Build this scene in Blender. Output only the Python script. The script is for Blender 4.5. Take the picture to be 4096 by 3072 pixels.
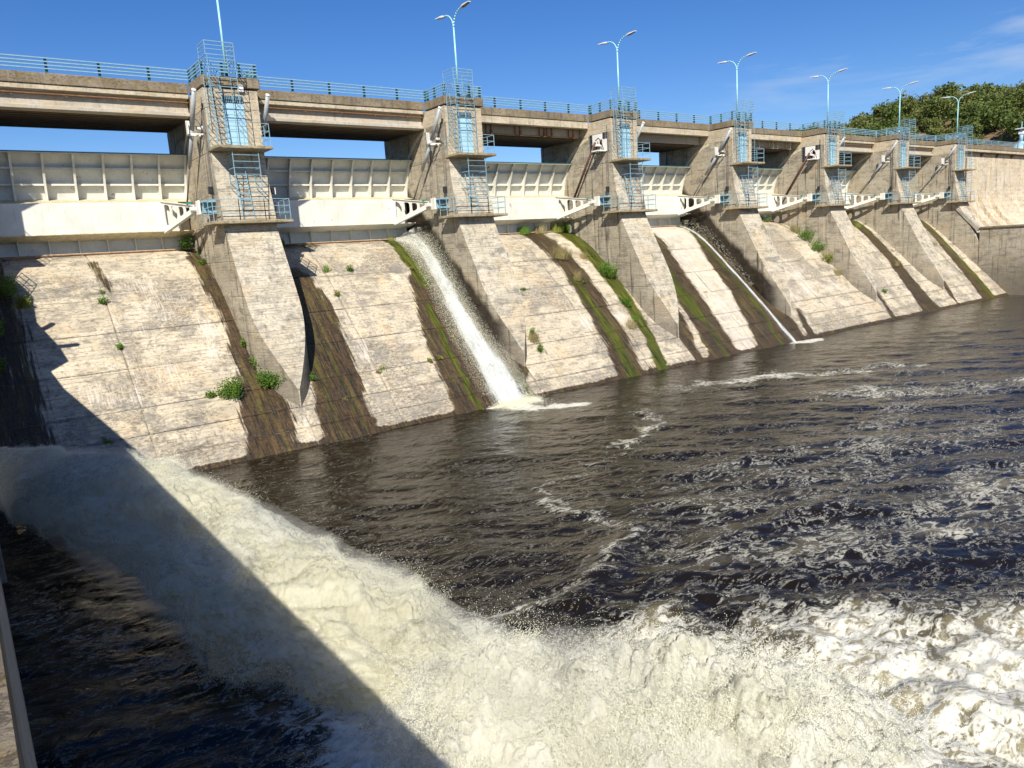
import bpy, math, random
import numpy as np
from mathutils import Matrix, Vector

# ------------------------------------------------------------------ camera, light, exposure
scene = bpy.context.scene
for o in list(bpy.data.objects):
    bpy.data.objects.remove(o, do_unlink=True)
COL = scene.collection
rng = np.random.default_rng(7)
random.seed(7)

CAM = (1.017, -38.167, -2.350)
YAW, PITCH, ROLL = 0.64116, -0.17830, -0.06493

def cam_axes():
    cy, sy, cp, sp = math.cos(YAW), math.sin(YAW), math.cos(PITCH), math.sin(PITCH)
    F = Vector((sy*cp, cy*cp, sp)); R = Vector((cy, -sy, 0)); U = R.cross(F)
    c, s = math.cos(ROLL), math.sin(ROLL)
    return c*R+s*U, -s*R+c*U, F
cd = bpy.data.cameras.new('camera'); cam = bpy.data.objects.new('camera', cd); COL.objects.link(cam)
R_, U_, F_ = cam_axes()
cam.matrix_world = Matrix(((R_.x, U_.x, -F_.x, CAM[0]), (R_.y, U_.y, -F_.y, CAM[1]), (R_.z, U_.z, -F_.z, CAM[2]), (0, 0, 0, 1)))
cd.sensor_width = 36; cd.lens = 36*2955.0/4096; cd.clip_start = 0.01; cd.clip_end = 4000
scene.camera = cam

SUND = Vector((0.74, 1.0, -1.0)).normalized()          # direction the light travels
SUN_EL = math.asin(-SUND.z); SUN_AZ = math.atan2(-SUND.x, -SUND.y)
world = bpy.data.worlds.new('World'); scene.world = world; world.use_nodes = True
wn = world.node_tree; wn.nodes.clear()
out = wn.nodes.new('ShaderNodeOutputWorld'); bg = wn.nodes.new('ShaderNodeBackground')
sky = wn.nodes.new('ShaderNodeTexSky'); sky.sky_type = 'NISHITA'; sky.sun_disc = False
sky.sun_elevation = SUN_EL; sky.sun_rotation = SUN_AZ % (2*math.pi)
sky.air_density = 1.0; sky.dust_density = 0.35; sky.ozone_density = 4.0; sky.altitude = 600
hs = wn.nodes.new('ShaderNodeHueSaturation'); hs.inputs['Hue'].default_value = 0.512; hs.inputs['Saturation'].default_value = 1.28; hs.inputs['Value'].default_value = 1.0
tc = wn.nodes.new('ShaderNodeTexCoord'); mp = wn.nodes.new('ShaderNodeMapping')
mp.inputs['Scale'].default_value = (1.2, 1.2, 7.0); mp.inputs['Rotation'].default_value = (0.10, -0.06, 0)
nz = wn.nodes.new('ShaderNodeTexNoise'); nz.inputs['Scale'].default_value = 2.6; nz.inputs['Detail'].default_value = 7; nz.inputs['Roughness'].default_value = 0.58; nz.inputs['Distortion'].default_value = 0.6
rp = wn.nodes.new('ShaderNodeValToRGB'); rp.color_ramp.elements[0].position = 0.50; rp.color_ramp.elements[1].position = 0.80
mlt = wn.nodes.new('ShaderNodeMath'); mlt.operation = 'MULTIPLY'; mlt.inputs[1].default_value = 0.75
mxw = wn.nodes.new('ShaderNodeMixRGB'); mxw.inputs[2].default_value = (5.2, 6.0, 7.2, 1)
wn.links.new(tc.outputs['Generated'], mp.inputs['Vector']); wn.links.new(mp.outputs[0], nz.inputs['Vector'])
sx = wn.nodes.new('ShaderNodeSeparateXYZ'); wn.links.new(tc.outputs['Generated'], sx.inputs[0])
cr = wn.nodes.new('ShaderNodeMapRange'); cr.inputs['From Min'].default_value = 0.70; cr.inputs['From Max'].default_value = 0.90; wn.links.new(sx.outputs[0], cr.inputs['Value'])
cm = wn.nodes.new('ShaderNodeMath'); cm.operation = 'MULTIPLY'; wn.links.new(rp.outputs[0], cm.inputs[0]); wn.links.new(cr.outputs[0], cm.inputs[1])
wn.links.new(nz.outputs['Fac'], rp.inputs[0]); wn.links.new(cm.outputs[0], mlt.inputs[0]); wn.links.new(mlt.outputs[0], mxw.inputs[0])
wn.links.new(sky.outputs[0], hs.inputs['Color']); wn.links.new(hs.outputs[0], mxw.inputs[1])
wn.links.new(mxw.outputs[0], bg.inputs[0]); wn.links.new(bg.outputs[0], out.inputs[0])
bg.inputs[1].default_value = 0.085

sl = bpy.data.lights.new('sun', 'SUN'); so = bpy.data.objects.new('sun', sl); COL.objects.link(so)
sl.energy = 5.0; sl.angle = math.radians(0.55); sl.color = (1.0, 0.945, 0.83)
so.rotation_euler = SUND.to_track_quat('-Z', 'Y').to_euler()
scene.view_settings.view_transform = 'Standard'; scene.view_settings.look = 'None'
scene.view_settings.gamma = 1; scene.view_settings.use_curve_mapping = False
scene.view_settings.exposure = 0.50
scene.cycles.transparent_max_bounces = 24
scene.cycles.max_bounces = 6
scene.cycles.volume_bounces = 3

# ------------------------------------------------------------------ numpy noise
def _h(ix, iy, iz, seed):
    n = (ix.astype(np.int64)*374761393 + iy.astype(np.int64)*668265263 + iz.astype(np.int64)*2147483647 + seed*1274126177) & 0xffffffff
    n = ((n ^ (n >> 13))*1274126177) & 0xffffffff
    n = ((n ^ (n >> 16))*2246822519) & 0xffffffff
    return ((n ^ (n >> 15)) & 0xffffff)/float(0xffffff)
def vnoise(x, y, z=None, seed=0):
    if z is None:
        ix, iy = np.floor(x), np.floor(y); fx, fy = x-ix, y-iy
        ux, uy = fx*fx*fx*(fx*(fx*6-15)+10), fy*fy*fy*(fy*(fy*6-15)+10)
        o = np.zeros_like(ix)
        a = _h(ix, iy, o, seed); b = _h(ix+1, iy, o, seed); c = _h(ix, iy+1, o, seed); d = _h(ix+1, iy+1, o, seed)
        return a+(b-a)*ux+(c-a)*uy+(a-b-c+d)*ux*uy
    ix, iy, iz = np.floor(x), np.floor(y), np.floor(z)
    fx, fy, fz = x-ix, y-iy, z-iz
    ux, uy, uz = [f*f*(3-2*f) for f in (fx, fy, fz)]
    r = 0
    for k in (0, 1):
        a = _h(ix, iy, iz+k, seed); b = _h(ix+1, iy, iz+k, seed); c = _h(ix, iy+1, iz+k, seed); d = _h(ix+1, iy+1, iz+k, seed)
        v = a+(b-a)*ux+(c-a)*uy+(a-b-c+d)*ux*uy
        r = r + v*(uz if k else 1-uz)
    return r
def fbm(x, y, z=None, oct=4, seed=0, gain=.5, ridge=False):
    s = 0; a = 1; t = 0; f = 1.0
    for i in range(oct):
        v = vnoise(x*f+i*17.3, y*f+i*9.1, None if z is None else z*f+i*5.7, seed+i)
        if ridge: v = 1-np.abs(2*v-1)
        s = s+a*v; t += a; a *= gain; f *= 2.03
    return s/t
def sstep(a, b, x):
    t = np.clip((x-a)/(b-a), 0, 1); return t*t*(3-2*t)

# ------------------------------------------------------------------ object helpers
def setmesh(name, V, Fq, mat=None, smooth=False):
    me = bpy.data.meshes.new(name)
    V = np.asarray(V, dtype=np.float32)
    if isinstance(Fq, np.ndarray):
        k = Fq.shape[1]; n = Fq.shape[0]
        me.vertices.add(len(V)); me.vertices.foreach_set('co', V.ravel())
        me.loops.add(n*k); me.loops.foreach_set('vertex_index', Fq.astype(np.int32).ravel())
        me.polygons.add(n); me.polygons.foreach_set('loop_start', np.arange(0, n*k, k, dtype=np.int32))
        try: me.polygons.foreach_set('loop_total', np.full(n, k, dtype=np.int32))
        except Exception: pass
        me.update(calc_edges=True)
    else:
        me.from_pydata([tuple(map(float, v)) for v in V], [], Fq); me.update()
    if mat: me.materials.append(mat)
    if smooth: me.polygons.foreach_set('use_smooth', np.ones(len(me.polygons), dtype=bool))
    return me
def link(name, me, parent=None, loc=None):
    o = bpy.data.objects.new(name, me); COL.objects.link(o)
    if parent: o.parent = parent
    if loc: o.location = loc
    return o
def tag(o, label=None, cat=None, group=None, kind=None):
    if label: o['label'] = label
    if cat: o['category'] = cat
    if group: o['group'] = group
    if kind: o['kind'] = kind
    return o
def thing(name, label, cat, loc=(0, 0, 0), group=None):
    o = bpy.data.objects.new(name, None); o.location = loc; COL.objects.link(o)
    return tag(o, label, cat, group)
def copy_tree(o, parent=None):
    c = o.copy(); COL.objects.link(c); c.parent = parent
    for ch in KIDS.get(o.name, []): copy_tree(ch, c)
    return c
KIDS = {}
class MB:
    def __init__(s): s.v = []; s.f = []
    def add(s, V, Fs):
        n = len(s.v); s.v += [tuple(v) for v in V]; s.f += [tuple(i+n for i in f) for f in Fs]; return s
    def box(s, x0, x1, y0, y1, z0, z1, bev=0.0):
        if x0 > x1: x0, x1 = x1, x0
        if y0 > y1: y0, y1 = y1, y0
        if z0 > z1: z0, z1 = z1, z0
        if bev <= 0:
            return s.add([(x0,y0,z0),(x1,y0,z0),(x1,y1,z0),(x0,y1,z0),(x0,y0,z1),(x1,y0,z1),(x1,y1,z1),(x0,y1,z1)],
                         [(3,2,1,0),(4,5,6,7),(0,1,5,4),(1,2,6,5),(2,3,7,6),(3,0,4,7)])
        b = bev; c = []
        pts = []
        for X, sx in ((x0, 1), (x1, -1)):
            for Y, sy in ((y0, 1), (y1, -1)):
                for Z, sz in ((z0, 1), (z1, -1)):
                    pts += [(X, Y+sy*b, Z+sz*b), (X+sx*b, Y, Z+sz*b), (X+sx*b, Y+sy*b, Z)]
        def I(a, b_, c_, k): return ((a*2+b_)*2+c_)*3+k
        F = [(I(0,0,0,0),I(0,0,1,0),I(0,1,1,0),I(0,1,0,0)), (I(1,0,0,0),I(1,1,0,0),I(1,1,1,0),I(1,0,1,0)),
             (I(0,0,0,1),I(1,0,0,1),I(1,0,1,1),I(0,0,1,1)), (I(0,1,0,1),I(0,1,1,1),I(1,1,1,1),I(1,1,0,1)),
             (I(0,0,0,2),I(0,1,0,2),I(1,1,0,2),I(1,0,0,2)), (I(0,0,1,2),I(1,0,1,2),I(1,1,1,2),I(0,1,1,2))]
        for c_ in (0, 1):
            for b_ in (0, 1):
                F.append((I(0,b_,c_,1),I(1,b_,c_,1),I(1,b_,c_,2),I(0,b_,c_,2)))
            for a in (0, 1):
                F.append((I(a,0,c_,0),I(a,1,c_,0),I(a,1,c_,2),I(a,0,c_,2)))
        for a in (0, 1):
            for b_ in (0, 1):
                F.append((I(a,b_,0,0),I(a,b_,1,0),I(a,b_,1,1),I(a,b_,0,1)))
                for c_ in (0, 1): F.append((I(a,b_,c_,0),I(a,b_,c_,1),I(a,b_,c_,2)))
        return s.add(pts, F)
    def bar(s, p, q, w, n=4, w2=None, cap=True):
        p = Vector(p); q = Vector(q); d = (q-p).normalized()
        up = Vector((0, 0, 1)) if abs(d.z) < .95 else Vector((1, 0, 0))
        a = d.cross(up).normalized(); b = a.cross(d).normalized()
        w2 = w if w2 is None else w2
        ph = math.pi/4 if n == 4 else 0
        V = []
        for c, r in ((p, w), (q, w2)):
            rr = r/2*(math.sqrt(2) if n == 4 else 1)
            for k in range(n):
                t = 2*math.pi*k/n+ph
                V.append(tuple(c+a*math.cos(t)*rr+b*math.sin(t)*rr))
        F = [(k, (k+1) % n, n+(k+1) % n, n+k) for k in range(n)]
        if cap: F += [tuple(range(n))[::-1], tuple(range(n, 2*n))]
        return s.add(V, F)
    def tube(s, pts, w, n=6):
        for a, b in zip(pts[:-1], pts[1:]): s.bar(a, b, w, n)
        return s
    def prism(s, poly, x0, x1):          # poly in (y, z) extruded along x
        n = len(poly)
        V = [(x0, y, z) for y, z in poly]+[(x1, y, z) for y, z in poly]
        F = [(k, n+k, n+(k+1) % n, (k+1) % n) for k in range(n)]+[tuple(range(n)), tuple(range(2*n-1, n-1, -1))]
        return s.add(V, F)
    def build(s, name, mat, parent=None, smooth=False, loc=None):
        me = setmesh(name, s.v, s.f, mat, smooth)
        o = link(name, me, parent, loc)
        if parent is not None: KIDS.setdefault(parent.name, []).append(o)
        return o

# ------------------------------------------------------------------ materials
def nt(name):
    m = bpy.data.materials.new(name); m.use_nodes = True; t = m.node_tree; t.nodes.clear()
    o = t.nodes.new('ShaderNodeOutputMaterial'); p = t.nodes.new('ShaderNodeBsdfPrincipled')
    t.links.new(p.outputs[0], o.inputs[0]); return m, t, p, o
class NB:
    """tiny helper for building node graphs"""
    def __init__(s, t): s.t = t
    def n(s, typ, **kw):
        nd = s.t.nodes.new(typ)
        for k, v in kw.items(): setattr(nd, k, v)
        return nd
    def l(s, a, b): s.t.links.new(a, b)
    def pos(s, scale=(1, 1, 1), rot=(0, 0, 0), off=(0, 0, 0)):
        g = s.n('ShaderNodeNewGeometry'); m = s.n('ShaderNodeMapping')
        m.inputs['Scale'].default_value = scale; m.inputs['Rotation'].default_value = rot; m.inputs['Location'].default_value = off
        s.l(g.outputs['Position'], m.inputs['Vector']); return m.outputs[0]
    def noise(s, vec, scale, detail=4, rough=.55, dist=0.0):
        q = s.n('ShaderNodeTexNoise'); q.inputs['Scale'].default_value = scale; q.inputs['Detail'].default_value = detail
        q.inputs['Roughness'].default_value = rough; q.inputs['Distortion'].default_value = dist
        if vec is not None: s.l(vec, q.inputs['Vector'])
        return q.outputs['Fac']
    def ramp(s, fac, a, b, ca=0.0, cb=1.0):
        r = s.n('ShaderNodeMapRange'); r.clamp = True; r.interpolation_type = 'SMOOTHSTEP'
        r.inputs['From Min'].default_value = a; r.inputs['From Max'].default_value = b
        r.inputs['To Min'].default_value = ca; r.inputs['To Max'].default_value = cb
        s.l(fac, r.inputs['Value']); return r.outputs[0]
    def math(s, op, a, b=None, c=None):
        m = s.n('ShaderNodeMath', operation=op)
        for i, v in enumerate((a, b, c)):
            if v is None: continue
            if isinstance(v, (int, float)): m.inputs[i].default_value = v
            else: s.l(v, m.inputs[i])
        return m.outputs[0]
    def mix(s, f, a, b, mode='MIX'):
        m = s.n('ShaderNodeMixRGB', blend_type=mode)
        for i, v in enumerate((f, a, b)):
            if isinstance(v, (int, float)): m.inputs[i].default_value = v
            elif isinstance(v, tuple): m.inputs[i].default_value = (v[0], v[1], v[2], 1)
            else: s.l(v, m.inputs[i])
        return m.outputs[0]
    def bump(s, h, strength, dist, p, nrm=None):
        b = s.n('ShaderNodeBump'); b.inputs['Strength'].default_value = strength; b.inputs['Distance'].default_value = dist
        s.l(h, b.inputs['Height'])
        if nrm is not None: s.l(nrm, b.inputs['Normal'])
        s.l(b.outputs[0], p.inputs['Normal']); return b.outputs[0]
    def sep(s, vec):
        q = s.n('ShaderNodeSeparateXYZ'); s.l(vec, q.inputs[0]); return q.outputs
def simple(name, col, rough=.6, metal=0, var=.25, vs=3.0, rust=0.0, bump=0.0, streak=0.0, spec=.5):
    m, t, p, o = nt(name); b = NB(t)
    v = b.noise(b.pos(), vs, 5, .6)
    c = b.mix(b.ramp(v, .3, .7), tuple(x*(1-var) for x in col), tuple(min(1, x*(1+var*.6)) for x in col))
    if streak > 0:
        s1 = b.noise(b.pos((4, 4, .35)), 2.2, 5, .6)
        c = b.mix(b.ramp(s1, .52, .74, 0, streak), c, (.20, .145, .08))
    if rust > 0:
        r = b.noise(b.pos((1, 1, .6)), 2.7, 8, .7)
        c = b.mix(b.ramp(r, .64-.12*rust, .70, 0, 1), c, (.20, .065, .02))
    b.l(c, p.inputs['Base Color']); p.inputs['Roughness'].default_value = rough; p.inputs['Metallic'].default_value = metal
    p.inputs['Specular IOR Level'].default_value = spec
    if bump > 0: b.bump(b.noise(b.pos(), 26, 4, .6), .5, bump, p)
    return m

def concrete(name, base, dark, light, lines=.14, axis='z', linestr=.5, pit=.5, streak=.5, stain=False, moss=0.0, grey=.45, low=None):
    m, t, p, o = nt(name); b = NB(t)
    P = b.pos()
    big = b.noise(P, .33, 6, .62, .4)
    med = b.noise(b.pos((1, 1, 1.6)), 1.3, 7, .66, .3)
    fine = b.noise(P, 9.0, 6, .7)
    c = b.mix(b.ramp(big, .32, .68), base, light)
    c = b.mix(b.ramp(med, .50, .66, 0, grey), c, dark)
    c = b.mix(b.ramp(fine, .42, .62, .0, .40), c, tuple(x*.66 for x in base))
    c = b.mix(b.ramp(b.noise(b.pos((1, 1, 1), off=(31, 2, 5)), .55, 5, .6), .50, .66, 0, .40), c, (base[0]*1.12, base[1]*.94, base[2]*.70))
    mot = b.noise(b.pos((.8, .8, 2.6), off=(4, 2, 9)), .85, 11, .72, .2)
    area = b.ramp(b.noise(b.pos((.8, .8, 1.6), off=(2, 5, 8)), .50, 5, .62), .46, .60, .05, 1.0)
    c = b.mix(b.math('MULTIPLY', b.ramp(mot, .47, .60, 0, grey*1.1), area), c, dark)
    mot2 = b.noise(b.pos((.16, .16, 7.5), off=(1, 6, 3)), 2.6, 7, .62)
    c = b.mix(b.math('MULTIPLY', b.ramp(mot2, .57, .66, 0, linestr), b.ramp(area, 0, 1, .35, 1.0)), c, tuple(x*.60 for x in dark))
    # formwork board lines: broken horizontal courses
    xyz = b.sep(P)
    zz = b.math('ADD', xyz[2], b.math('MULTIPLY', b.noise(b.pos((.25, .25, 3)), 1.0, 3, .5), .05))
    fr = b.math('FRACT', b.math('DIVIDE', zz, lines))
    ln = b.ramp(b.math('ABSOLUTE', b.math('SUBTRACT', fr, .5)), .36, .48)
    brk = b.ramp(b.noise(b.pos((.9, .9, 9)), 1.0, 5, .65), .46, .60)
    lm = b.math('MULTIPLY', b.math('MULTIPLY', ln, brk), linestr)
    c = b.mix(lm, c, tuple(x*.32 for x in base))
    # each board row has its own tint
    row = b.math('FLOOR', b.math('DIVIDE', zz, lines))
    cmb = b.n('ShaderNodeCombineXYZ'); b.l(b.math('MULTIPLY', xyz[0], .35), cmb.inputs[0]); b.l(b.math('MULTIPLY', xyz[1], .35), cmb.inputs[1]); b.l(b.math('MULTIPLY', row, 3.7), cmb.inputs[2])
    rown = b.noise(cmb.outputs[0], 1.0, 3, .6)
    c = b.mix(b.ramp(rown, .50, .66, 0, .38), c, tuple(x*.66 for x in base))
    # pits, spalls
    pt = b.ramp(b.noise(b.pos((1, 1, 2.0)), 5.5, 9, .80), .545, .60, 0, pit)
    c = b.mix(pt, c, tuple(x*.35 for x in dark))
    if streak > 0:
        sv = b.noise(b.pos((2.4, 2.4, .16)), 1.5, 6, .62)
        c = b.mix(b.ramp(sv, .52, .72, 0, streak), c, tuple(x*.42 for x in dark))
        sv2 = b.noise(b.pos((3.1, 3.1, .12), off=(7, 3, 1)), 1.7, 5, .6)
        c = b.mix(b.ramp(sv2, .60, .76, 0, streak*.8), c, tuple(min(1, x*1.25) for x in light))
    if low is not None:
        hh = b.ramp(b.math('ADD', xyz[2], b.math('MULTIPLY', b.noise(P, .8, 5, .6), 3.0)), low[0], low[1], 1.0, 0.0)
        c = b.mix(b.math('MULTIPLY', hh, low[3]), c, low[2])
    if moss > 0:
        g = b.n('ShaderNodeNewGeometry'); nz_ = b.sep(g.outputs['Normal'])[2]
        mm = b.math('MULTIPLY', b.ramp(b.noise(P, 3.1, 7, .7), .45, .62), moss)
        c = b.mix(mm, c, (.155, .105, .018))
    rough = .88
    wetr = None
    if stain:
        at = b.n('ShaderNodeAttribute'); at.attribute_name = 'stain'; s = b.n('ShaderNodeSeparateColor'); b.l(at.outputs['Color'], s.inputs[0])
        down = b.noise(b.pos((5.5, .35, .35)), 1.6, 8, .70)
        down2 = b.noise(b.pos((13, .8, .8), off=(3, 1, 2)), 1.3, 7, .72)
        def msk(ch, w=.35, nn=down, a=.42, bb=.60):
            v = b.math('ADD', ch, b.math('MULTIPLY', b.math('SUBTRACT', nn, .5), w*2)); return b.ramp(v, a, bb)
        grit = b.ramp(b.noise(b.pos((1.6, 1.6, 3.2), off=(9, 9, 2)), 3.6, 10, .80), .42, .58, .18, 1.0)
        grey_ = b.math('MULTIPLY', msk(s.outputs[2], .95, b.noise(b.pos((2.4, .6, .6)), 1.5, 10, .76), .40, .74), b.math('MULTIPLY', grit, .80))
        c = b.mix(grey_, c, b.mix(b.ramp(med, .4, .6), (.125, .105, .08), (.20, .185, .165)))
        wht = b.math('MULTIPLY', msk(at.outputs['Alpha'], 1.1, down2, .50, .85), .75)
        c = b.mix(wht, c, (.60, .535, .455))
        br = b.math('MULTIPLY', msk(s.outputs[0], 1.0, down, .32, .68), .98)
        brc = b.mix(b.ramp(down2, .44, .58), (.010, .007, .004), (.070, .040, .015))
        brc = b.mix(b.ramp(b.noise(b.pos((2.2, .16, .16), off=(5, 2, 8)), 1.6, 6, .6), .52, .62, 0, .6), brc, (.115, .095, .018))
        brc = b.mix(b.ramp(b.noise(b.pos((3.5, .5, .5), off=(2, 9, 4)), 1.4, 9, .74), .50, .66), brc, (.105, .058, .021))
        brc = b.mix(b.ramp(b.noise(P, 6.5, 8, .8), .50, .58, 0, .65), brc, (.012, .008, .004))
        c = b.mix(b.math('MULTIPLY', br, b.ramp(fine, .25, .45, .80, .98)), c, brc)
        gr = msk(s.outputs[1], .75, down2, .46, .72)
        grc = b.mix(b.ramp(down, .36, .64), (.012, .020, .003), (.105, .115, .010))
        c = b.mix(gr, c, grc)
        wetr = b.math('MAXIMUM', br, gr)
    b.l(c, p.inputs['Base Color'])
    if wetr is not None:
        b.l(b.ramp(wetr, 0, 1, rough, .42), p.inputs['Roughness'])
    else: p.inputs['Roughness'].default_value = rough
    p.inputs['Specular IOR Level'].default_value = .35
    h = b.math('SUBTRACT', b.math('MULTIPLY', fine, .5), b.math('ADD', b.math('MULTIPLY', lm, .8), b.math('MULTIPLY', pt, .7)))
    h = b.math('ADD', h, b.math('MULTIPLY', b.noise(P, 34, 4, .6), .35))
    b.bump(h, .75, .028, p)
    return m

M = {}
M['spill'] = concrete('spillway_concrete', (.51, .435, .32), (.22, .20, .165), (.62, .54, .41), lines=.17, linestr=.62, pit=.50, streak=.0, stain=True, grey=.78)
M['pier'] = concrete('pier_concrete', (.50, .44, .335), (.19, .175, .15), (.61, .545, .43), lines=.125, linestr=.7, pit=.40, streak=.55, grey=.75,
                     low=(-9.5, -3.5, (.30, .265, .215), .45))
M['shaft'] = concrete('shaft_concrete', (.52, .445, .33), (.28, .235, .17), (.58, .49, .355), lines=.16, linestr=.6, pit=.35, streak=.30, grey=.35)
M['cap'] = concrete('parapet_concrete', (.215, .175, .125), (.12, .10, .075), (.30, .25, .18), lines=.5, linestr=.1, pit=.5, streak=.6, moss=.45)
M['deckband'] = concrete('deck_edge_concrete', (.50, .43, .31), (.33, .28, .20), (.58, .50, .38), lines=.3, linestr=.15, pit=.35, streak=.45)
M['beam'] = concrete('beam_concrete', (.46, .41, .335), (.34, .30, .24), (.52, .47, .39), lines=.3, linestr=.08, pit=.2, streak=.30)
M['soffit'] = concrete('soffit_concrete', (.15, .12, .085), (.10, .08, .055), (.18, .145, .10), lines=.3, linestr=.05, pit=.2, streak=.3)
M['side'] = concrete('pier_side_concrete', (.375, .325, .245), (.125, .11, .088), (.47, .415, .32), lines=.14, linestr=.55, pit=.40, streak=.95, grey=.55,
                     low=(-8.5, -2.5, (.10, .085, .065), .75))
M['wall'] = concrete('training_wall_concrete', (.34, .31, .27), (.22, .20, .17), (.42, .385, .33), lines=.6, linestr=.2, pit=.6, streak=.5)
M['endwall'] = concrete('end_wall_concrete', (.58, .49, .365), (.30, .25, .185), (.68, .60, .47), lines=.5, linestr=.35, pit=.5, streak=.75)
M['plat'] = concrete('platform_concrete', (.34, .285, .19), (.21, .175, .115), (.46, .39, .28), lines=.5, linestr=.1, pit=.7, streak=.2, moss=.5)
M['gate'] = simple('cream_gate_paint', (.68, .67, .60), .5, var=.10, vs=1.2, rust=.10, streak=.22, bump=.002)
M['gateskin'] = simple('grey_gate_paint', (.62, .635, .60), .5, var=.10, vs=1.5, rust=.12, streak=.18, bump=.002)
M['ochre'] = simple('dirty_gate_paint', (.60, .53, .36), .6, var=.22, vs=3.5, rust=.5, streak=.5)
M['rustedge'] = simple('rusty_steel', (.27, .12, .045), .8, var=.45, vs=6, rust=1.2)
M['blue'] = simple('pale_blue_paint', (.22, .37, .45), .45, var=.14, vs=6, rust=.0)
M['lampblue'] = simple('aqua_pole_paint', (.32, .60, .66), .35, var=.08, vs=4)
M['teal'] = simple('dark_teal_paint', (.02, .125, .145), .5, var=.2, vs=6)
M['bluedoor'] = simple('sky_blue_door_paint', (.36, .57, .68), .45, var=.06, vs=2, streak=.08)
M['darkvent'] = simple('dark_vent', (.012, .02, .035), .7)
M['white'] = simple('white_paint', (.74, .73, .69), .5, var=.08, vs=3, rust=.1)
M['greycyl'] = simple('grey_cylinder_paint', (.36, .38, .395), .4, var=.10, vs=5, streak=.15)
M['rod'] = simple('dull_rod_steel', (.17, .155, .135), .5, var=.3, vs=7, metal=.2)
M['redrod'] = simple('dark_red_primer', (.085, .03, .018), .6, var=.3, vs=5)
M['black'] = simple('black_plastic', (.02, .021, .024), .4)
M['lamphead'] = simple('lamp_head_grey', (.55, .56, .56), .4, var=.05)
M['lens'] = simple('lamp_lens', (.20, .19, .14), .25, var=.1)
M['green'] = simple('green_fitting', (.02, .22, .16), .5)
M['glass'] = simple('dusty_pane', (.05, .06, .065), .15, var=.2)
M['ground'] = simple('dry_soil', (.20, .125, .065), .95, var=.45, vs=.25, bump=.03)
M['bark'] = simple('bark', (.075, .05, .032), .9, var=.4, vs=8)
M['road'] = simple('asphalt', (.06, .058, .055), .9, var=.2, vs=4)

def leafmat(name, c1, c2, c3=None):
    m, t, p, o = nt(name); b = NB(t)
    oi = b.n('ShaderNodeObjectInfo')
    v = b.noise(b.pos(), 1.7, 4, .6)
    v2 = b.noise(b.pos(), 11, 2, .6)
    c = b.mix(b.ramp(b.math('ADD', b.math('MULTIPLY', v, .6), b.math('MULTIPLY', v2, .4)), .35, .65), c1, c2)
    if c3: c = b.mix(b.ramp(oi.outputs['Random'], .2, .95, 0, .8), c, c3)
    b.l(c, p.inputs['Base Color']); p.inputs['Roughness'].default_value = .6; p.inputs['Specular IOR Level'].default_value = .25
    tr = b.n('ShaderNodeBsdfTranslucent'); b.l(b.mix(.5, c, (.16, .22, .02)), tr.inputs[0])
    ms = b.n('ShaderNodeMixShader'); ms.inputs[0].default_value = .28
    t.links.new(p.outputs[0], ms.inputs[1]); t.links.new(tr.outputs[0], ms.inputs[2]); t.links.new(ms.outputs[0], o.inputs[0])
    return m
M['leaf'] = leafmat('weed_leaf', (.07, .155, .02), (.17, .29, .04))
M['dry'] = leafmat('dry_grass_blade', (.20, .18, .07), (.46, .37, .19))
M['ylw'] = leafmat('yellow_green_leaf', (.16, .20, .03), (.30, .32, .07))
M['oak'] = leafmat('oak_leaf', (.05, .085, .02), (.16, .20, .05), (.19, .19, .06))

# foam / aerated water
def foammat(name, c1, c2, alpha=None, stretch=None, trans=.35, thr=(.42, .62), attr=None):
    m, t, p, o = nt(name); b = NB(t)
    v = b.noise(b.pos(), 1.1, 6, .62, .5)
    v2 = b.noise(b.pos(), 7.5, 6, .75)
    c = b.mix(b.ramp(b.math('ADD', b.math('MULTIPLY', v, .55), b.math('MULTIPLY', v2, .45)), .36, .58), c1, c2)
    b.l(c, p.inputs['Base Color']); p.inputs['Roughness'].default_value = .55; p.inputs['Specular IOR Level'].default_value = .4
    b.bump(b.noise(b.pos(), 16, 6, .75), .6, .03, p)
    tr = b.n('ShaderNodeBsdfTranslucent'); b.l(c, tr.inputs[0])
    ms = b.n('ShaderNodeMixShader'); ms.inputs[0].default_value = trans
    t.links.new(p.outputs[0], ms.inputs[1]); t.links.new(tr.outputs[0], ms.inputs[2])
    last = ms.outputs[0]
    if alpha:
        if stretch:
            uv = b.n('ShaderNodeUVMap'); mpp = b.n('ShaderNodeMapping'); mpp.inputs['Scale'].default_value = stretch
            b.l(uv.outputs[0], mpp.inputs[0]); vec = mpp.outputs[0]
        else: vec = b.pos()
        n1 = b.noise(vec, alpha[0], 9, .78, .3)
        n2 = b.noise(b.pos(), alpha[1], 4, .8)
        f = b.math('ADD', b.math('MULTIPLY', n1, .62), b.math('MULTIPLY', n2, .38))
        at = b.n('ShaderNodeAttribute'); at.attribute_name = attr or 'dens'
        f = b.math('ADD', f, b.math('MULTIPLY', b.math('SUBTRACT', at.outputs['Fac'], .5), .75))
        tp = b.n('ShaderNodeBsdfTransparent'); m2 = b.n('ShaderNodeMixShader')
        b.l(b.ramp(f, thr[0], thr[1]), m2.inputs[0]); b.l(tp.outputs[0], m2.inputs[1]); b.l(last, m2.inputs[2]); last = m2.outputs[0]
    t.links.new(last, o.inputs[0])
    return m
M['foam'] = foammat('aerated_water', (.56, .53, .36), (.80, .78, .64), trans=.25)
M['spray'] = foammat('spray_veil', (.66, .65, .52), (.84, .83, .72), alpha=(3.2, 16.), trans=.5, thr=(.46, .68))
M['drop'] = simple('water_drops', (.82, .80, .64), .35, var=.04)
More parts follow.
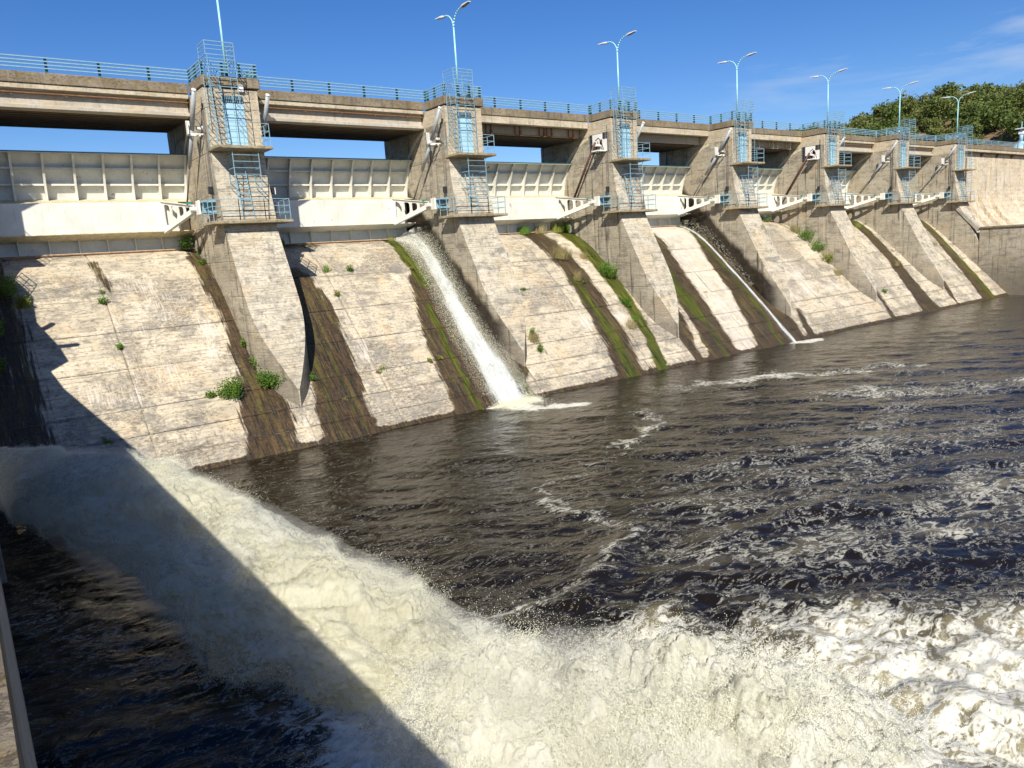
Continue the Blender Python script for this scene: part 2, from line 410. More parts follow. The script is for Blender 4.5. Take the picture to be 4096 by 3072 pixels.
M['fall'] = foammat('falling_water', (.62, .66, .64), (.88, .89, .88), alpha=(1.0, 14.), stretch=(9, 1.1, 1), trans=.45, thr=(.42, .66))

# ------------------------------------------------------------------ dam geometry constants
PITCHX = 14.0; NP = 8
WL, WR = -1.406, 1.27
ZW = -10.88
PROF = np.array([(7.4, -1.10), (6.4, -1.16), (5.6, -1.36), (4.9, -1.66), (4.2, -2.06), (3.5, -2.55), (2.8, -3.12), (2.1, -3.75), (1.4, -4.42), (0, -5.77), (-1.5, -7.22), (-3.5, -9.18), (-5.15, -10.88), (-7.2, -13.0)])
def zspill(y): return np.interp(y, PROF[::-1, 0], PROF[::-1, 1])
TRY, TRZ, RG = 2.3, 0.75, 4.7       # gate trunnion centre and skin radius
ORD = ['off frame far left', 'nearest in full view', 'second from the left', 'third from the left', 'fourth from the left', 'fifth from the left', 'sixth from the left', 'farthest on the right']
ORDB = ['first bay on the left', 'second bay, beside the big waterfall', 'third bay with the grassy stripes', 'fourth bay with the thin stream', 'fifth bay with the slanting weed row', 'sixth bay', 'seventh and farthest bay']

# ------------------------------------------------------------------ spillway chutes (lift slabs as parts)
JY = [7.35, 2.80, 0.85, -0.80, -2.45, -3.50, -4.35, -6.8]
VJ = [7.1, 18.75, 34.7, 49.2, 61.8, 77.4, 91.2]
def stain_fn(bay, X, Y):
    """R brown wet algae, G green moss, B grey weathering, A pale lime; all shapes taken along the flow"""
    L = 14.0*bay
    wob = (fbm(X*0+bay*3.1, Y*.35, oct=3, seed=bay)-.5)*.45 + (fbm(X*.8, Y*2.2, oct=5, seed=bay+20, gain=.6)-.5)*.42
    R = np.zeros_like(X); G = np.zeros_like(X); B = np.zeros_like(X); A = np.zeros_like(X)
    down = 7.2-Y
    def band(x0, x1, y0=9, y1=-9, soft=.30):
        xx = X+wob
        m = sstep(x0-soft, x0+soft, xx)*(1-sstep(x1-soft, x1+soft, xx))
        return m*(1-sstep(y0-.4, y0+.4, Y+wob))*sstep(y1-.4, y1+.4, Y+wob)
    def run(Lp, Rp, y0=9, y1=-9, soft=.30):
        """band between two polylines of (x, y)"""
        Lp = sorted(Lp, key=lambda q: q[1]); Rp = sorted(Rp, key=lambda q: q[1]); yy_ = Y
        xl_ = np.interp(yy_, [q[1] for q in Lp], [q[0] for q in Lp]); xr_ = np.interp(yy_, [q[1] for q in Rp], [q[0] for q in Rp])
        xx = X+wob; m = sstep(-soft*1.5, soft*1.5, xx-xl_)*(1-sstep(-soft*1.5, soft*1.5, xx-xr_))*(.82+.42*fbm(X*2.2, Y*.18, oct=4, seed=bay+70))
        return m*(1-sstep(y0-.4, y0+.4, Y+wob))*sstep(y1-.4, y1+.4, Y+wob)
    # general grey weathering and dark tidal zone
    B += 4.2*np.clip(fbm(X*.30, Y*.62, oct=6, seed=40+bay, gain=.58)-.455, 0, .3)+.08
    B += .65*sstep(-3.9, -4.7, Y+(fbm(X*.3, Y*.2, oct=3, seed=5)-.5)*1.6)*sstep(.35, .6, fbm(X*.25+9, Y*0, oct=3, seed=15))
    A += 2.2*np.clip(fbm(X*.35, Y*.6, oct=5, seed=60+bay)-.50, 0, .3)
    R += (1-sstep(-5.02, -4.86, Y+(fbm(X*1.5, X*0, oct=3, seed=55)-.5)*.12))*.9
    if bay == 0:
        R += run([(12.1, 6.5), (11.87, 4.2), (11.8, 2.4), (11.9, .7), (11.64, -.6), (11.6, -2), (11.0, -3.5), (10.8, -5.2)], [(13.3, 7), (12.75, 5.3), (12.73, 3.2), (12.94, 1.3), (13.0, -.5), (13.1, -2), (13.3, -3), (13.35, -3.9), (13.0, -5.2)])
        G += band(12.1, 12.6, 4.6, 2.2)*.5
        R += band(7.12, 7.6, 5.4, 2.8)*.85; B += band(7.2, 7.7, 3.0, -5.5)*.6+band(6.35, 6.7, 3, -5.0)*.45+band(5.5, 6.4, 4.2, 2.0)*.3; R += band(7.35, 7.6, 3.0, -3.5)*.25
        R += band(1, 3.6, 6.5, -5.5, .6)*.8
        A += band(7.08, 7.16, 1.8, -3.5, .1)*.5+band(10.6, 11.3, 1.0, -2.2)*.4+band(13.4, 14.2, -3.6, -9)*.6
    if bay == 1:
        R += run([(15.2, 3), (15.5, 0), (15.5, -1), (14.7, -3.7), (14.3, -5.3)], [(17.9, 3.5), (18.0, 2.4), (18.1, 1), (17.9, -.4), (17.8, -1.8), (17.4, -3.6), (17.1, -5.2)], 3.6)
        G += run([(15.5, 1), (15.4, -2), (14.9, -5)], [(16.2, 1), (16.0, -2), (15.5, -5)], .6, soft=.5)*.8+run([(16.5, 0), (16.2, -5)], [(17.0, 0), (16.7, -5)], -.5)*.6+band(16.0, 20.0, 6.6, 5.4)*.65
        A += run([(19.22, 2.1), (18.95, .75), (18.75, -.8), (18.62, -2.8), (18.4, -5)], [(19.32, 2.1), (19.05, .75), (18.85, -.8), (18.72, -2.8), (18.5, -5)], 3, -4.8, .12)*.6+band(18.3, 18.9, 2.6, -3)*.3
        B += run([(19.6, 6), (19.6, 2), (19.2, -2), (18.9, -5)], [(20.5, 6), (20.3, 2), (19.8, -2), (19.4, -5)], 6.6, -4.5)*.6+run([(21.6, 3.6), (20.8, 0), (20.2, -4)], [(22.2, 3.6), (21.3, 0), (20.6, -4)], 4, -4)*.4+band(16, 19.6, 6.6, 3.2)*.5
        R += run([(24.3, 3.3), (23.4, .9), (22.5, -1.4), (22.14, -3.3), (21.9, -5.2)], [(28, 7), (28.6, -3.5), (27.4, -4.2), (27.0, -5.2)], 2.8)+band(24.9, 28.2, 7.4, 2.7)*.8
        G += band(24.3, 25.3, 7.0, 1.6)*.95+run([(23.8, .6), (23.4, -2), (23.2, -5.2)], [(24.3, .6), (23.85, -2), (23.6, -5.2)], .8, soft=.2)*.95+band(26.7, 27.6, -3.4, -9)*.6
    if bay == 2:
        R += run([(35.9, 5.9), (35.8, 4.1), (36.1, 2.1), (35.8, -.3), (35.2, -2.3), (34.4, -5.2)], [(37.8, 5.4), (37.85, 3.75), (38.1, 2.4), (38, .6), (37.65, -1.2), (37.2, -3), (36.6, -5.4)])
        G += run([(36.2, 1.6), (35.8, -2), (35.0, -5)], [(37.1, 1.6), (36.8, -2), (36.2, -5)], 1.6, soft=.4)*.85
        gg = run([(39.2, 5.3), (39.2, 2.8), (39.2, 1.6), (39.3, .07), (38.7, -3), (37.9, -5.3)], [(40.9, 7), (40.9, .7), (40.2, -2), (39.0, -5.3)]); G += gg*.98; R += gg*.5
        R += run([(37.4, -2), (37.3, -5)], [(37.8, -2), (37.9, -5)], -2.5)*.5
        A += run([(38.2, 6), (38.2, 0), (37.4, -5)], [(39.0, 6), (39.1, 0), (37.9, -5)])*.35+band(34.4, 34.8, .2, -3.0)*.5
        B += band(31.5, 34.6, 1.0, -.9)*.3; R += band(29.6, 30.4, -1.5, -4.5)*.35
    if bay == 3:
        R += run([(43.6, -.4), (42.6, -2.5), (40.8, -5.4)], [(44.6, -.4), (43.8, -2.5), (42.6, -5.3)], -.8)
        R += run([(44.0, 6), (45.0, 3), (45.0, 0), (44.5, -2), (43.6, -5.2)], [(48.9, 6.6), (48.9, 3.6), (47.7, -.1), (47.1, -3.1), (46.9, -5.3)], 6.7)*.95
        G += run([(44.2, 5.5), (45.1, 1), (44.8, -2.5)], [(46.4, 5.5), (46.7, 1), (45.9, -2.5)], 5.6, -2.6, .5)*.9+run([(45.6, 0), (45.0, -5)], [(46.5, 0), (45.9, -5)], -.5)*.6
        R += run([(53.9, 6.5), (53.5, 4.7), (52.16, 1.9), (51.27, -1), (50.17, -3.4), (49.13, -5.3)], [(56, 7), (56.5, -2.6), (55.6, -5.2)])*1.0
        G += run([(53.5, 5.4), (53.1, 1.9), (52.9, -.3), (52.7, -2.5), (52.0, -5.3)], [(54.1, 5.4), (53.6, 1.9), (53.4, -.3), (53.3, -2.5), (52.5, -5.3)])*.95
        A += run([(48.9, 6.6), (48.9, 3.6), (47.7, -.1), (47.1, -3.1), (46.9, -5.3)], [(54.0, 7), (53.5, 4.7), (52.16, 1.9), (51.27, -1), (50.17, -3.4), (49.13, -5.3)], 7)*.72
    if bay == 4:
        R += run([(57.4, -3), (55.7, -5.3)], [(58.2, -3), (56.8, -5.3)], -2.8)*.9; R += run([(67.5, 6), (68.0, 3.5)], [(68.3, 6), (68.6, 3.5)], 6, 3.2)*.6
        B += band(62, 65.5, 4.6, 1.0)*.8; G += band(60, 63, 5.5, 2.5)*.25
        A += band(61.0, 62.8, 0, -3.4)*.35; B += run([(64.5, 0), (62.8, -5)], [(65.4, 0), (63.8, -5)], 1)*.5
    if bay == 5:
        R += run([(80.4, 6), (79.67, 2.4), (78.7, -.4), (77.5, -2.75), (76, -5.3)], [(82.6, 6), (81.57, 2.5), (80.88, -.3), (79.9, -3.15), (79.7, -5.3)])
        G += run([(81.2, 5), (80.9, 2.4), (80.2, -.4), (79.2, -5.3)], [(82.6, 6), (81.4, 2.5), (80.6, -.3), (79.6, -5.3)])*.9
        R += run([(71.4, -2.6), (69.6, -5.4)], [(72.0, -2.6), (70.4, -5.4)], -2.6)*.9; B += run([(75, 5), (73, -4)], [(76.2, 5), (74.2, -4)])*.6
    if bay == 6:
        R += run([(95.2, 5), (94.25, 3), (92.5, -.6), (89.7, -5.4)], [(97, 6), (95.84, 2.4), (94.6, -1.2), (92.9, -5.3)])
        G += run([(96.0, 5), (95.1, 2.4), (93.8, -1.2), (91.8, -5.3)], [(97, 6), (95.84, 2.4), (94.6, -1.2), (92.9, -5.3)])*.98
        R += run([(85.0, -2.6), (82.6, -5.4)], [(86.0, -2.6), (83.8, -5.4)], -2.6)*.9; B += run([(92.5, 4), (89, -5)], [(93.3, 4), (89.8, -5)])*.5
    return np.stack([R, G, B, A], -1)

def grid_faces(nu, nv):
    i = np.arange(nu-1)[:, None]; j = np.arange(nv-1)[None, :]
    a = (i*nv+j); return np.stack([a, a+nv, a+nv+1, a+1], -1).reshape(-1, 4)

for bay in range(7):
    x0, x1 = 14*bay-.0, 14*(bay+1)-.0
    root = thing('spillway_chute', 'curved concrete spillway chute below the gate of the '+ORDB[bay], 'spillway', (14*bay+7, 0, -6), 'spillway chutes between the piers')
    step = .075 if bay < 2 else (.10 if bay < 4 else .16)
    for a in range(len(JY)-1):
        for c in range(2):
            xa, xb = (x0, VJ[bay]) if c == 0 else (VJ[bay], x1)
            ya, yb = JY[a], JY[a+1]
            nu = max(3, int((xb-xa)/step)); nv = max(3, int(abs(ya-yb)*1.35/step))
            u = np.linspace(0, 1, nu); v = np.linspace(0, 1, nv)
            U, Vv = np.meshgrid(u, v, indexing='ij')
            g = .007; X = xa+g+(xb-xa-2*g)*U
            jw = (fbm(X*.8, X*0+a, oct=3, seed=a)-.5)*.05
            Y = ya-g+(yb-ya+2*g)*Vv + jw*(np.abs(Vv-.5)*2)**8*0
            Z = zspill(Y)+.0
            dis = (fbm(X*.35, Y*.5, oct=3, seed=3+a*2+c+bay*9)-.5)*.03+(fbm(X*3.1, Y*3.1, oct=3, seed=9)-.5)*.014
            off = (vnoise(np.array([a*3.3+bay*7]), np.array([c*5.1]))[0]-.5)*.022
            edge = np.minimum.reduce([U*(xb-xa), (1-U)*(xb-xa), Vv*abs(ya-yb), (1-Vv)*abs(ya-yb)])
            rag = fbm(X*3., Y*3., oct=3, seed=33)
            dis = dis+off-.03*(1-sstep(0, .03+.05*rag, edge))*(.4+1.2*rag)
            Y2 = Y-dis*.65; Z2 = Z+dis*.75
            V3 = np.stack([X, Y2, Z2], -1).reshape(-1, 3)
            me = setmesh('slab', V3, grid_faces(nu, nv), M['spill'], True)
            # skirt down into the joint
            st = stain_fn(bay, X, Y).reshape(-1, 4).astype(np.float32)
            # dark dirt right at the joints
            ed = (1-sstep(.0, .05, edge)).reshape(-1)*(.3+.9*fbm(X*1.5, Y*1.5, oct=3, seed=77).reshape(-1))
            st[:, 2] += ed*.9
            ca = me.color_attributes.new('stain', 'FLOAT_COLOR', 'POINT'); ca.data.foreach_set('color', st.ravel())
            o = link('slab', me, root); o.location = (-(14*bay+7), 0, 6)
    # backing mass under the slabs
    mb = MB(); poly = [(y, z-.10) for y, z in PROF]+[(9.0, -13.1), (9.0, -1.3)]
    mb.prism(poly[::1], x0+.004, x1-.004); o = mb.build('chute_core', M['wall'], root); o.location = (-(14*bay+7), 0, 6)

# ------------------------------------------------------------------ piers
def yfront(z):
    if z >= 3.45: return 1.07
    if z >= -.05: return np.interp(z, [-.05, .8, 1.6, 2.6, 3.45], [.40, .60, .84, 1.0, 1.07])
    return np.interp(z, [-8.35, -7.2, -6.3, -3.2, -.7, -.05], [-3.52, -3.08, -2.66, -1.0, .33, .55])
def halfw(y):
    # plan ogive of the nose
    if y >= -1.3: return 1.0
    t = min(1, (-1.3-y)/2.24); return max(0.02, (1-t**2.2)) 
def ring(z, ins=0.0):
    cx = (WL+WR)/2; hw = (WR-WL)/2-ins
    yf = yfront(z)+ins
    ys = max(-1.3, yf)
    ptsL = [(cx-hw, 9.0), (cx-hw, 4.0), (cx-hw, ys+.001)]
    N = 9
    for k in range(1, N+1):
        y = ys+(yf-ys)*k/N if yf < ys else ys-.0005*k*0
        ptsL.append((cx-hw*halfw(y), y))
    ptsR = [(2*cx-x, y) for x, y in ptsL][::-1]
    return ptsL+ptsR
def lift(z0, z1, dz):
    n = max(2, int(round((z1-z0)/dz)))
    zz = [z0]+[z0+.03+(z1-z0-.06)*k/(n-1) for k in range(n)]+[z1]
    V = []; F = []
    for k, z in enumerate(zz):
        V += [(x, y, z) for x, y in ring(z, .022 if k in (0, len(zz)-1) else 0)]
    m = len(ring(0))
    for k in range(len(zz)-1):
        for j in range(m):
            F.append((k*m+j, k*m+(j+1) % m, (k+1)*m+(j+1) % m, (k+1)*m+j))
    F.append(tuple(range(m-1, -1, -1))); F.append(tuple(range((len(zz)-1)*m, len(zz)*m)))
    return V, F
LZ = [-13.4, -9.0, -7.3, -5.5, -3.75, -2.0, -.15, 3.45]
LIFTS = [setmesh('lift', *lift(a, b, .22), mat=M['pier']) for a, b in zip(LZ[:-1], LZ[1:])]
def side_wet():
    m = M['side'].copy(); m.name = 'wet_pier_side_concrete'; t = m.node_tree; b = NB(t)
    p = [n_ for n_ in t.nodes if n_.type == 'BSDF_PRINCIPLED'][0]
    src = p.inputs['Base Color'].links[0].from_socket
    xyz = b.sep(b.pos())
    h = b.math('SUBTRACT', xyz[2], b.math('ADD', b.math('MULTIPLY', xyz[1], .955), -5.75))
    h = b.math('ADD', h, b.math('MULTIPLY', b.math('SUBTRACT', b.noise(b.pos((.8, .8, .5)), 1.3, 7, .66), .5), 1.6))
    w_ = b.math('MULTIPLY', b.ramp(h, 1.5, 2.3, 1.0, 0.0), b.ramp(xyz[1], -3.4, -2.2))
    c = b.mix(b.math('MULTIPLY', w_, .96), src, b.mix(b.ramp(b.noise(b.pos(), 3, 7, .7), .4, .6), (.008, .006, .004), (.030, .020, .012)))
    b.l(c, p.inputs['Base Color']); b.l(b.ramp(w_, 0, 1, .88, .35), p.inputs['Roughness']); return m
M['sidewet'] = side_wet()
VL, FL_ = lift(3.45, 5.52, .5); LIFT_UP = setmesh('lift', VL, FL_, M['shaft'])
mb = MB(); mb.box(WL, WR, 1.07, 9.0, 5.535, 6.50); LIFT_TOP = setmesh('lift', mb.v, mb.f, M['shaft'])
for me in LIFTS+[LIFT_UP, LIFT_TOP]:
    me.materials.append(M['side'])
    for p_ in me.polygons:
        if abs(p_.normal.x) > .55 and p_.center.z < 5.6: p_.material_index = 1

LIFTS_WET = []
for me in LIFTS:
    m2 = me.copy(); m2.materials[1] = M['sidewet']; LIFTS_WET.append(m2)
LABP = ['pier hidden by the left edge whose shadow falls on the first chute', 'big concrete pier nearest the camera with a round grey cylinder beside it',
        'second concrete pier whose left face is wet beside the big waterfall', 'third concrete pier with a window and a dark red rod in its side',
        'fourth concrete pier, dark and wet beside the thin stream', 'fifth concrete pier with a window and white panel in its side',
        'sixth concrete pier, second last before the end wall', 'last concrete pier, joined to the long guide wall']

def bars_obj(name, segs, w, mat, parent, n=4):
    mb = MB()
    for a, b in segs: mb.bar(a, b, w, n)
    return mb.build(name, mat, parent)

# --- prototype sub-assemblies, each local to its pier axis (x=0)
def shared(parent, name, mesh, loc=(0, 0, 0)):
    o = link(name, mesh, parent, loc); KIDS.setdefault(parent.name, []).append(o); return o

def make_rail(root, pts, z, h, levels, w, mat, postmat, posts, pw, closed=False):
    for a, b in zip(pts[:-1], pts[1:]):
        for l in levels:
            mb = MB(); mb.bar((a[0], a[1], z+l), (b[0], b[1], z+l), w); mb.build('rail', mat, root)
    for p in posts:
        mb = MB(); mb.box(p[0]-pw/2, p[0]+pw/2, p[1]-pw/2, p[1]+pw/2, z, z+h); mb.build('post', postmat, root)

def pier(i, proto=None):
    X = 14.0*i
    root = thing('dam_pier', LABP[i], 'pier', (X, 0, 0), 'concrete spillway piers')
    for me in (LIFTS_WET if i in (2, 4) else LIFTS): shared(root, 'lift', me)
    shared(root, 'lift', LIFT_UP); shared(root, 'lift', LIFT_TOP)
    mb = MB(); mb.box(-1.47, 1.41, .95, 3.325, 6.56, 7.07, .03); mb.build('cap', M['cap'], root)
    # slabs
    mb = MB(); mb.box(-1.47, 1.30, -.22, 1.25, 3.455, 3.60, .015); mb.build('upper_platform', M['plat'], root)
    mb = MB()
    mb.box(-2.10, 1.98 if i < 7 else 1.7, -.10, 1.62, -.155, 0.0, .02); mb.build('lower_platform', M['plat'], root)
    # door with vent
    d = MB(); d.box(-.56, .50, 1.03, 1.08, 3.62, 5.80); d = d.build('door', M['bluedoor'], root)
    mb = MB()
    for k in range(7): mb.box(-.55, .49, 1.018, 1.031, 3.9+k*.27, 3.915+k*.27)
    mb.build('door_seam', M['blue'], d)
    v = MB(); v.box(-.56, .50, 1.035, 1.08, 5.83, 6.17); v = v.build('vent', M['darkvent'], root)
    for k in range(12):
        mb = MB(); mb.box(-.52+k*.088, -.495+k*.088, 1.012, 1.034, 5.84, 6.16); mb.build('vent_bar', M['blue'], v)
    # seal plate arc on the left face
    mb = MB(); A = [math.radians(a) for a in np.linspace(-22, 76, 22)]
    for a, b in zip(A[:-1], A[1:]):
        r0, r1 = RG+.02, RG+.24
        q = [(TRY+r*math.cos(t), TRZ+r*math.sin(t)) for r, t in ((r0, a), (r1, a), (r1, b), (r0, b))]
        mb.prism(q, WL-.02, WL+.01)
    mb.build('seal_plate', M['ochre'], root)
    # trunnion support block
    tb = MB(); tb.box(-2.14, -2.03, 1.85, 2.36, .45, 1.16, .02); tb.build('trunnion_plate', M['gate'], root)
    tb = MB(); tb.box(-2.02, WL+.0, 1.35, 2.15, 1.02, 1.12); tb.box(-2.02, WL, 1.35, 2.15, .50, .60); tb.box(-1.95, WL, 2.0, 2.15, .60, 1.02)
    tb.build('trunnion_beam', M['blue'], root)
    tb = MB(); tb.bar((-2.42, 2.42, .76), (-2.0, 2.42, .76), .26, 14); tb.build('trunnion_hub', M['gate'], root)
    # conduits down the left face
    c = MB(); c.tube([(WL-.04, 1.45, 6.1), (WL-.04, 1.45, 1.8), (WL-.04, 1.62, 1.55)], .05, 6); c.tube([(WL-.04, 1.62, 5.6), (WL-.04, 1.62, 1.8)], .04, 6)
    c.build('conduit', M['rod'], root)
    # concrete plinth ledge under platform
    if i in (3, 5):
        w = MB(); w.box(WL-.012, WL+.02, 1.40, 3.30, 4.25, 5.62); w = w.build('window', M['darkvent'], root)
        for k in range(8):
            mb = MB(); yy = 1.42+k*.265; mb.box(WL-.035, WL-.013, yy, yy+.03, 4.26, 5.61); mb.build('mullion', M['rod'], w)
        for k in range(3):
            mb = MB(); zz = 4.5+k*.42; mb.box(WL-.03, WL-.0135, 1.41, 3.29, zz, zz+.03); mb.build('transom', M['rod'], w)
        mb = MB(); mb.box(WL-.07, WL-.036, 1.95, 2.95, 4.75, 5.58); mb.box(WL-.07, WL-.036, 1.5, 2.2, 4.3, 5.15); mb.build('window_panel', M['white'], w)
    return root
for i in range(NP): pier(i)

# ------------------------------------------------------------------ platform railings, ladders, cages
def rail_lower(i, cut=0):
    xr = 1.886 if i < 7 else 1.62
    r = thing('platform_railing', 'thin pale blue railing round the lower platform of the pier '+ORD[i], 'railing', (14*i, 0, 0), 'railings on the lower platforms')
    pts = [(-1.993, 1.53), (-1.993, 0.0), (xr, 0.0), (xr, 1.53)]
    for a, b in zip(pts[:-1], pts[1:]):
        for l in (1.04, .70, .36):
            MB().bar((a[0], a[1], l), (b[0], b[1], l), .029).build('rail', M['blue'], r)
    for (x, y) in [(-1.993, 1.53), (-1.993, .76), (-1.993, 0), (-.71, 0), (.58, 0), (xr, 0), (xr, .76), (xr, 1.53)]:
        MB().bar((x, y, 0), (x, y, 1.029), .031).build('post', M['blue'], r)
    return r
def rail_upper(i):
    r = thing('platform_railing', 'thin pale blue railing round the upper platform of the pier '+ORD[i], 'railing', (14*i, 0, 3.6), 'railings on the upper platforms')
    pts = [(-1.40, 1.07), (-1.40, -.178), (1.196, -.178), (1.196, 1.15)]
    for a, b in zip(pts[:-1], pts[1:]):
        for l in (1.08, .72, .36):
            MB().bar((a[0], a[1], l), (b[0], b[1], l), .026).build('rail', M['blue'], r)
    for (x, y) in [(-1.40, 1.07), (-1.40, -.178), (-.09, -.178), (1.196, -.178), (1.196, .5), (1.196, 1.15)]:
        MB().bar((x, y, 0), (x, y, 1.08), .029).build('post', M['blue'], r)
    return r
def cage_lower(i):
    r = thing('caged_ladder', 'blue caged ladder between the two platforms of the pier '+ORD[i], 'ladder', (14*i, 0, 0), 'caged ladders between the platforms')
    B = M['blue']
    for x in (-.71, .58): MB().bar((x, 0, 0), (x, -.0, 3.45), .031).build('cage_post', B, r)
    for x in (-.71, .58): MB().bar((x, .86, 1.62), (x, .95, 3.45), .026).build('cage_post', B, r)
    for k in range(8):
        z = 1.0+k*.31
        MB().bar((-.71, 0, z), (.58, 0, z), .025).build('hoop', B, r)
        if z > 1.6:
            for x in (-.71, .58):
                if k % 3 == 2 or k == 7 or k == 3: MB().bar((x, 0, z), (x, .9, z), .03).build('hoop', B, r)
    for x in (-.37, .17): MB().bar((x, .42, 0), (x-.10, .88, 2.95), .040).build('stringer', B, r)
    for k in range(10):
        z = .25+k*.29; t = z/2.95
        MB().bar((-.37-.10*t, .42+.46*t, z), (.17-.10*t, .42+.46*t, z), .026).build('rung', B, r)
    return r
def cage_upper(i):
    r = thing('caged_ladder', 'blue caged ladder rising above the parapet of the pier '+ORD[i], 'ladder', (14*i, 0, 3.6), 'caged ladders up to the road')
    B = M['blue']
    z0 = 3.6
    def bar(a, b, w, n): MB().bar((a[0], a[1], a[2]-z0), (b[0], b[1], b[2]-z0), w).build(n, B, r)
    for x in (-1.39, -.09): bar((x, -.178, 3.6), (x, -.178, 7.72), .025, 'cage_post')
    for x in (-1.39, -.09): bar((x, .80, 3.6+1.0*(x < -1)), (x, .80, 7.0), .027, 'cage_post')
    for k in range(8):
        z = 4.85+k*.32
        for x in (-1.39, -.09): bar((x, -.178, z), (x, .80, z+.0), .020, 'hoop')
    for k in range(3):
        bar((-1.39, -.178, 6.3+k*.42), (-.09, -.178, 6.3+k*.42), .03, 'hoop')
    for k in range(7): bar((-1.39, -.178, 4.9+k*.31), (-1.39, .80, 4.9+k*.31+.22), .018, 'brace')
    # top box over the cap
    for z, w in ((8.34, .034), (8.16, .028), (7.98, .028), (7.74, .034), (7.56, .028)):
        P = [(-1.45, .92), (-1.45, -.178), (-.09, -.178), (-.09, .92)]
        for a, b in zip(P[:-1], P[1:]): bar((a[0], a[1], z), (b[0], b[1], z), w, 'box_rail')
    for (x, y) in ((-1.45, .92), (-1.45, -.178), (-.09, -.178), (-.09, .92)): bar((x, y, 7.08 if y > 0 else 7.72), (x, y, 8.34), .025, 'cage_post')
    for x in (-1.12, -.62): bar((x, .62, 3.6), (x-.05, .80, 7.25), .040, 'stringer')
    for k in range(12): bar((-1.12, .66, 3.9+k*.28), (-.62, .66, 3.9+k*.28), .025, 'rung')
    return r
for i in range(NP):
    rail_lower(i); rail_upper(i); cage_lower(i); cage_upper(i)

# ------------------------------------------------------------------ cap railings and bridge railings
def balustrade(name, label, group, pts, zb, posts, pmat, vary=False):
    r = thing(name, label, 'railing', (pts[0][0], pts[0][1], zb), group)
    ox, oy = pts[0]
    for a, b in zip(pts[:-1], pts[1:]):
        for l in (.66, .505, .35, .195):
            MB().bar((a[0]-ox, a[1]-oy, l), (b[0]-ox, b[1]-oy, l), .052).build('rail', M['blue'], r)
    for x, y in posts:
        MB().box(x-ox-.055, x-ox+.055, y-oy+.02, y-oy+.12, 0, .69).build('post', pmat, r)
for i in range(NP):
    X = 14*i
    balustrade('parapet_railing', 'four-bar blue railing on top of the pier '+ORD[i], 'railings on top of the piers',
               [(X-1.40, 3.36), (X-1.40, 1.02), (X+1.35, 1.02), (X+1.35, 3.36)], 7.07,
               [(X-1.36, 3.2), (X-1.36, 2.1), (X-1.33, 1.03), (X-.35, 1.03), (X+.5, 1.03), (X+1.28, 1.03), (X+1.3, 2.2)], M['teal'] if i < 6 else M['blue'])
for i in range(-1, NP+1):
    x0 = 14*i+1.42; x1 = 14*(i+1)-1.42
    if i == -1: continue
    n = 5 if i < NP-1 else 16
    if i == NP-1: x1 = 140
    if i == NP: continue
    ps = [(x0+.55+k*2.2, 3.40) for k in range(int((x1-x0)/2.2)+1)]
    balustrade('bridge_railing', 'long four-bar blue railing on the bridge over the '+(ORDB[i] if i < 7 else 'end wall at the far right'), 'railings along the bridge',
               [(x0, 3.36), (x1, 3.36)], 7.10, ps, M['teal'] if i < 5 else M['blue'])

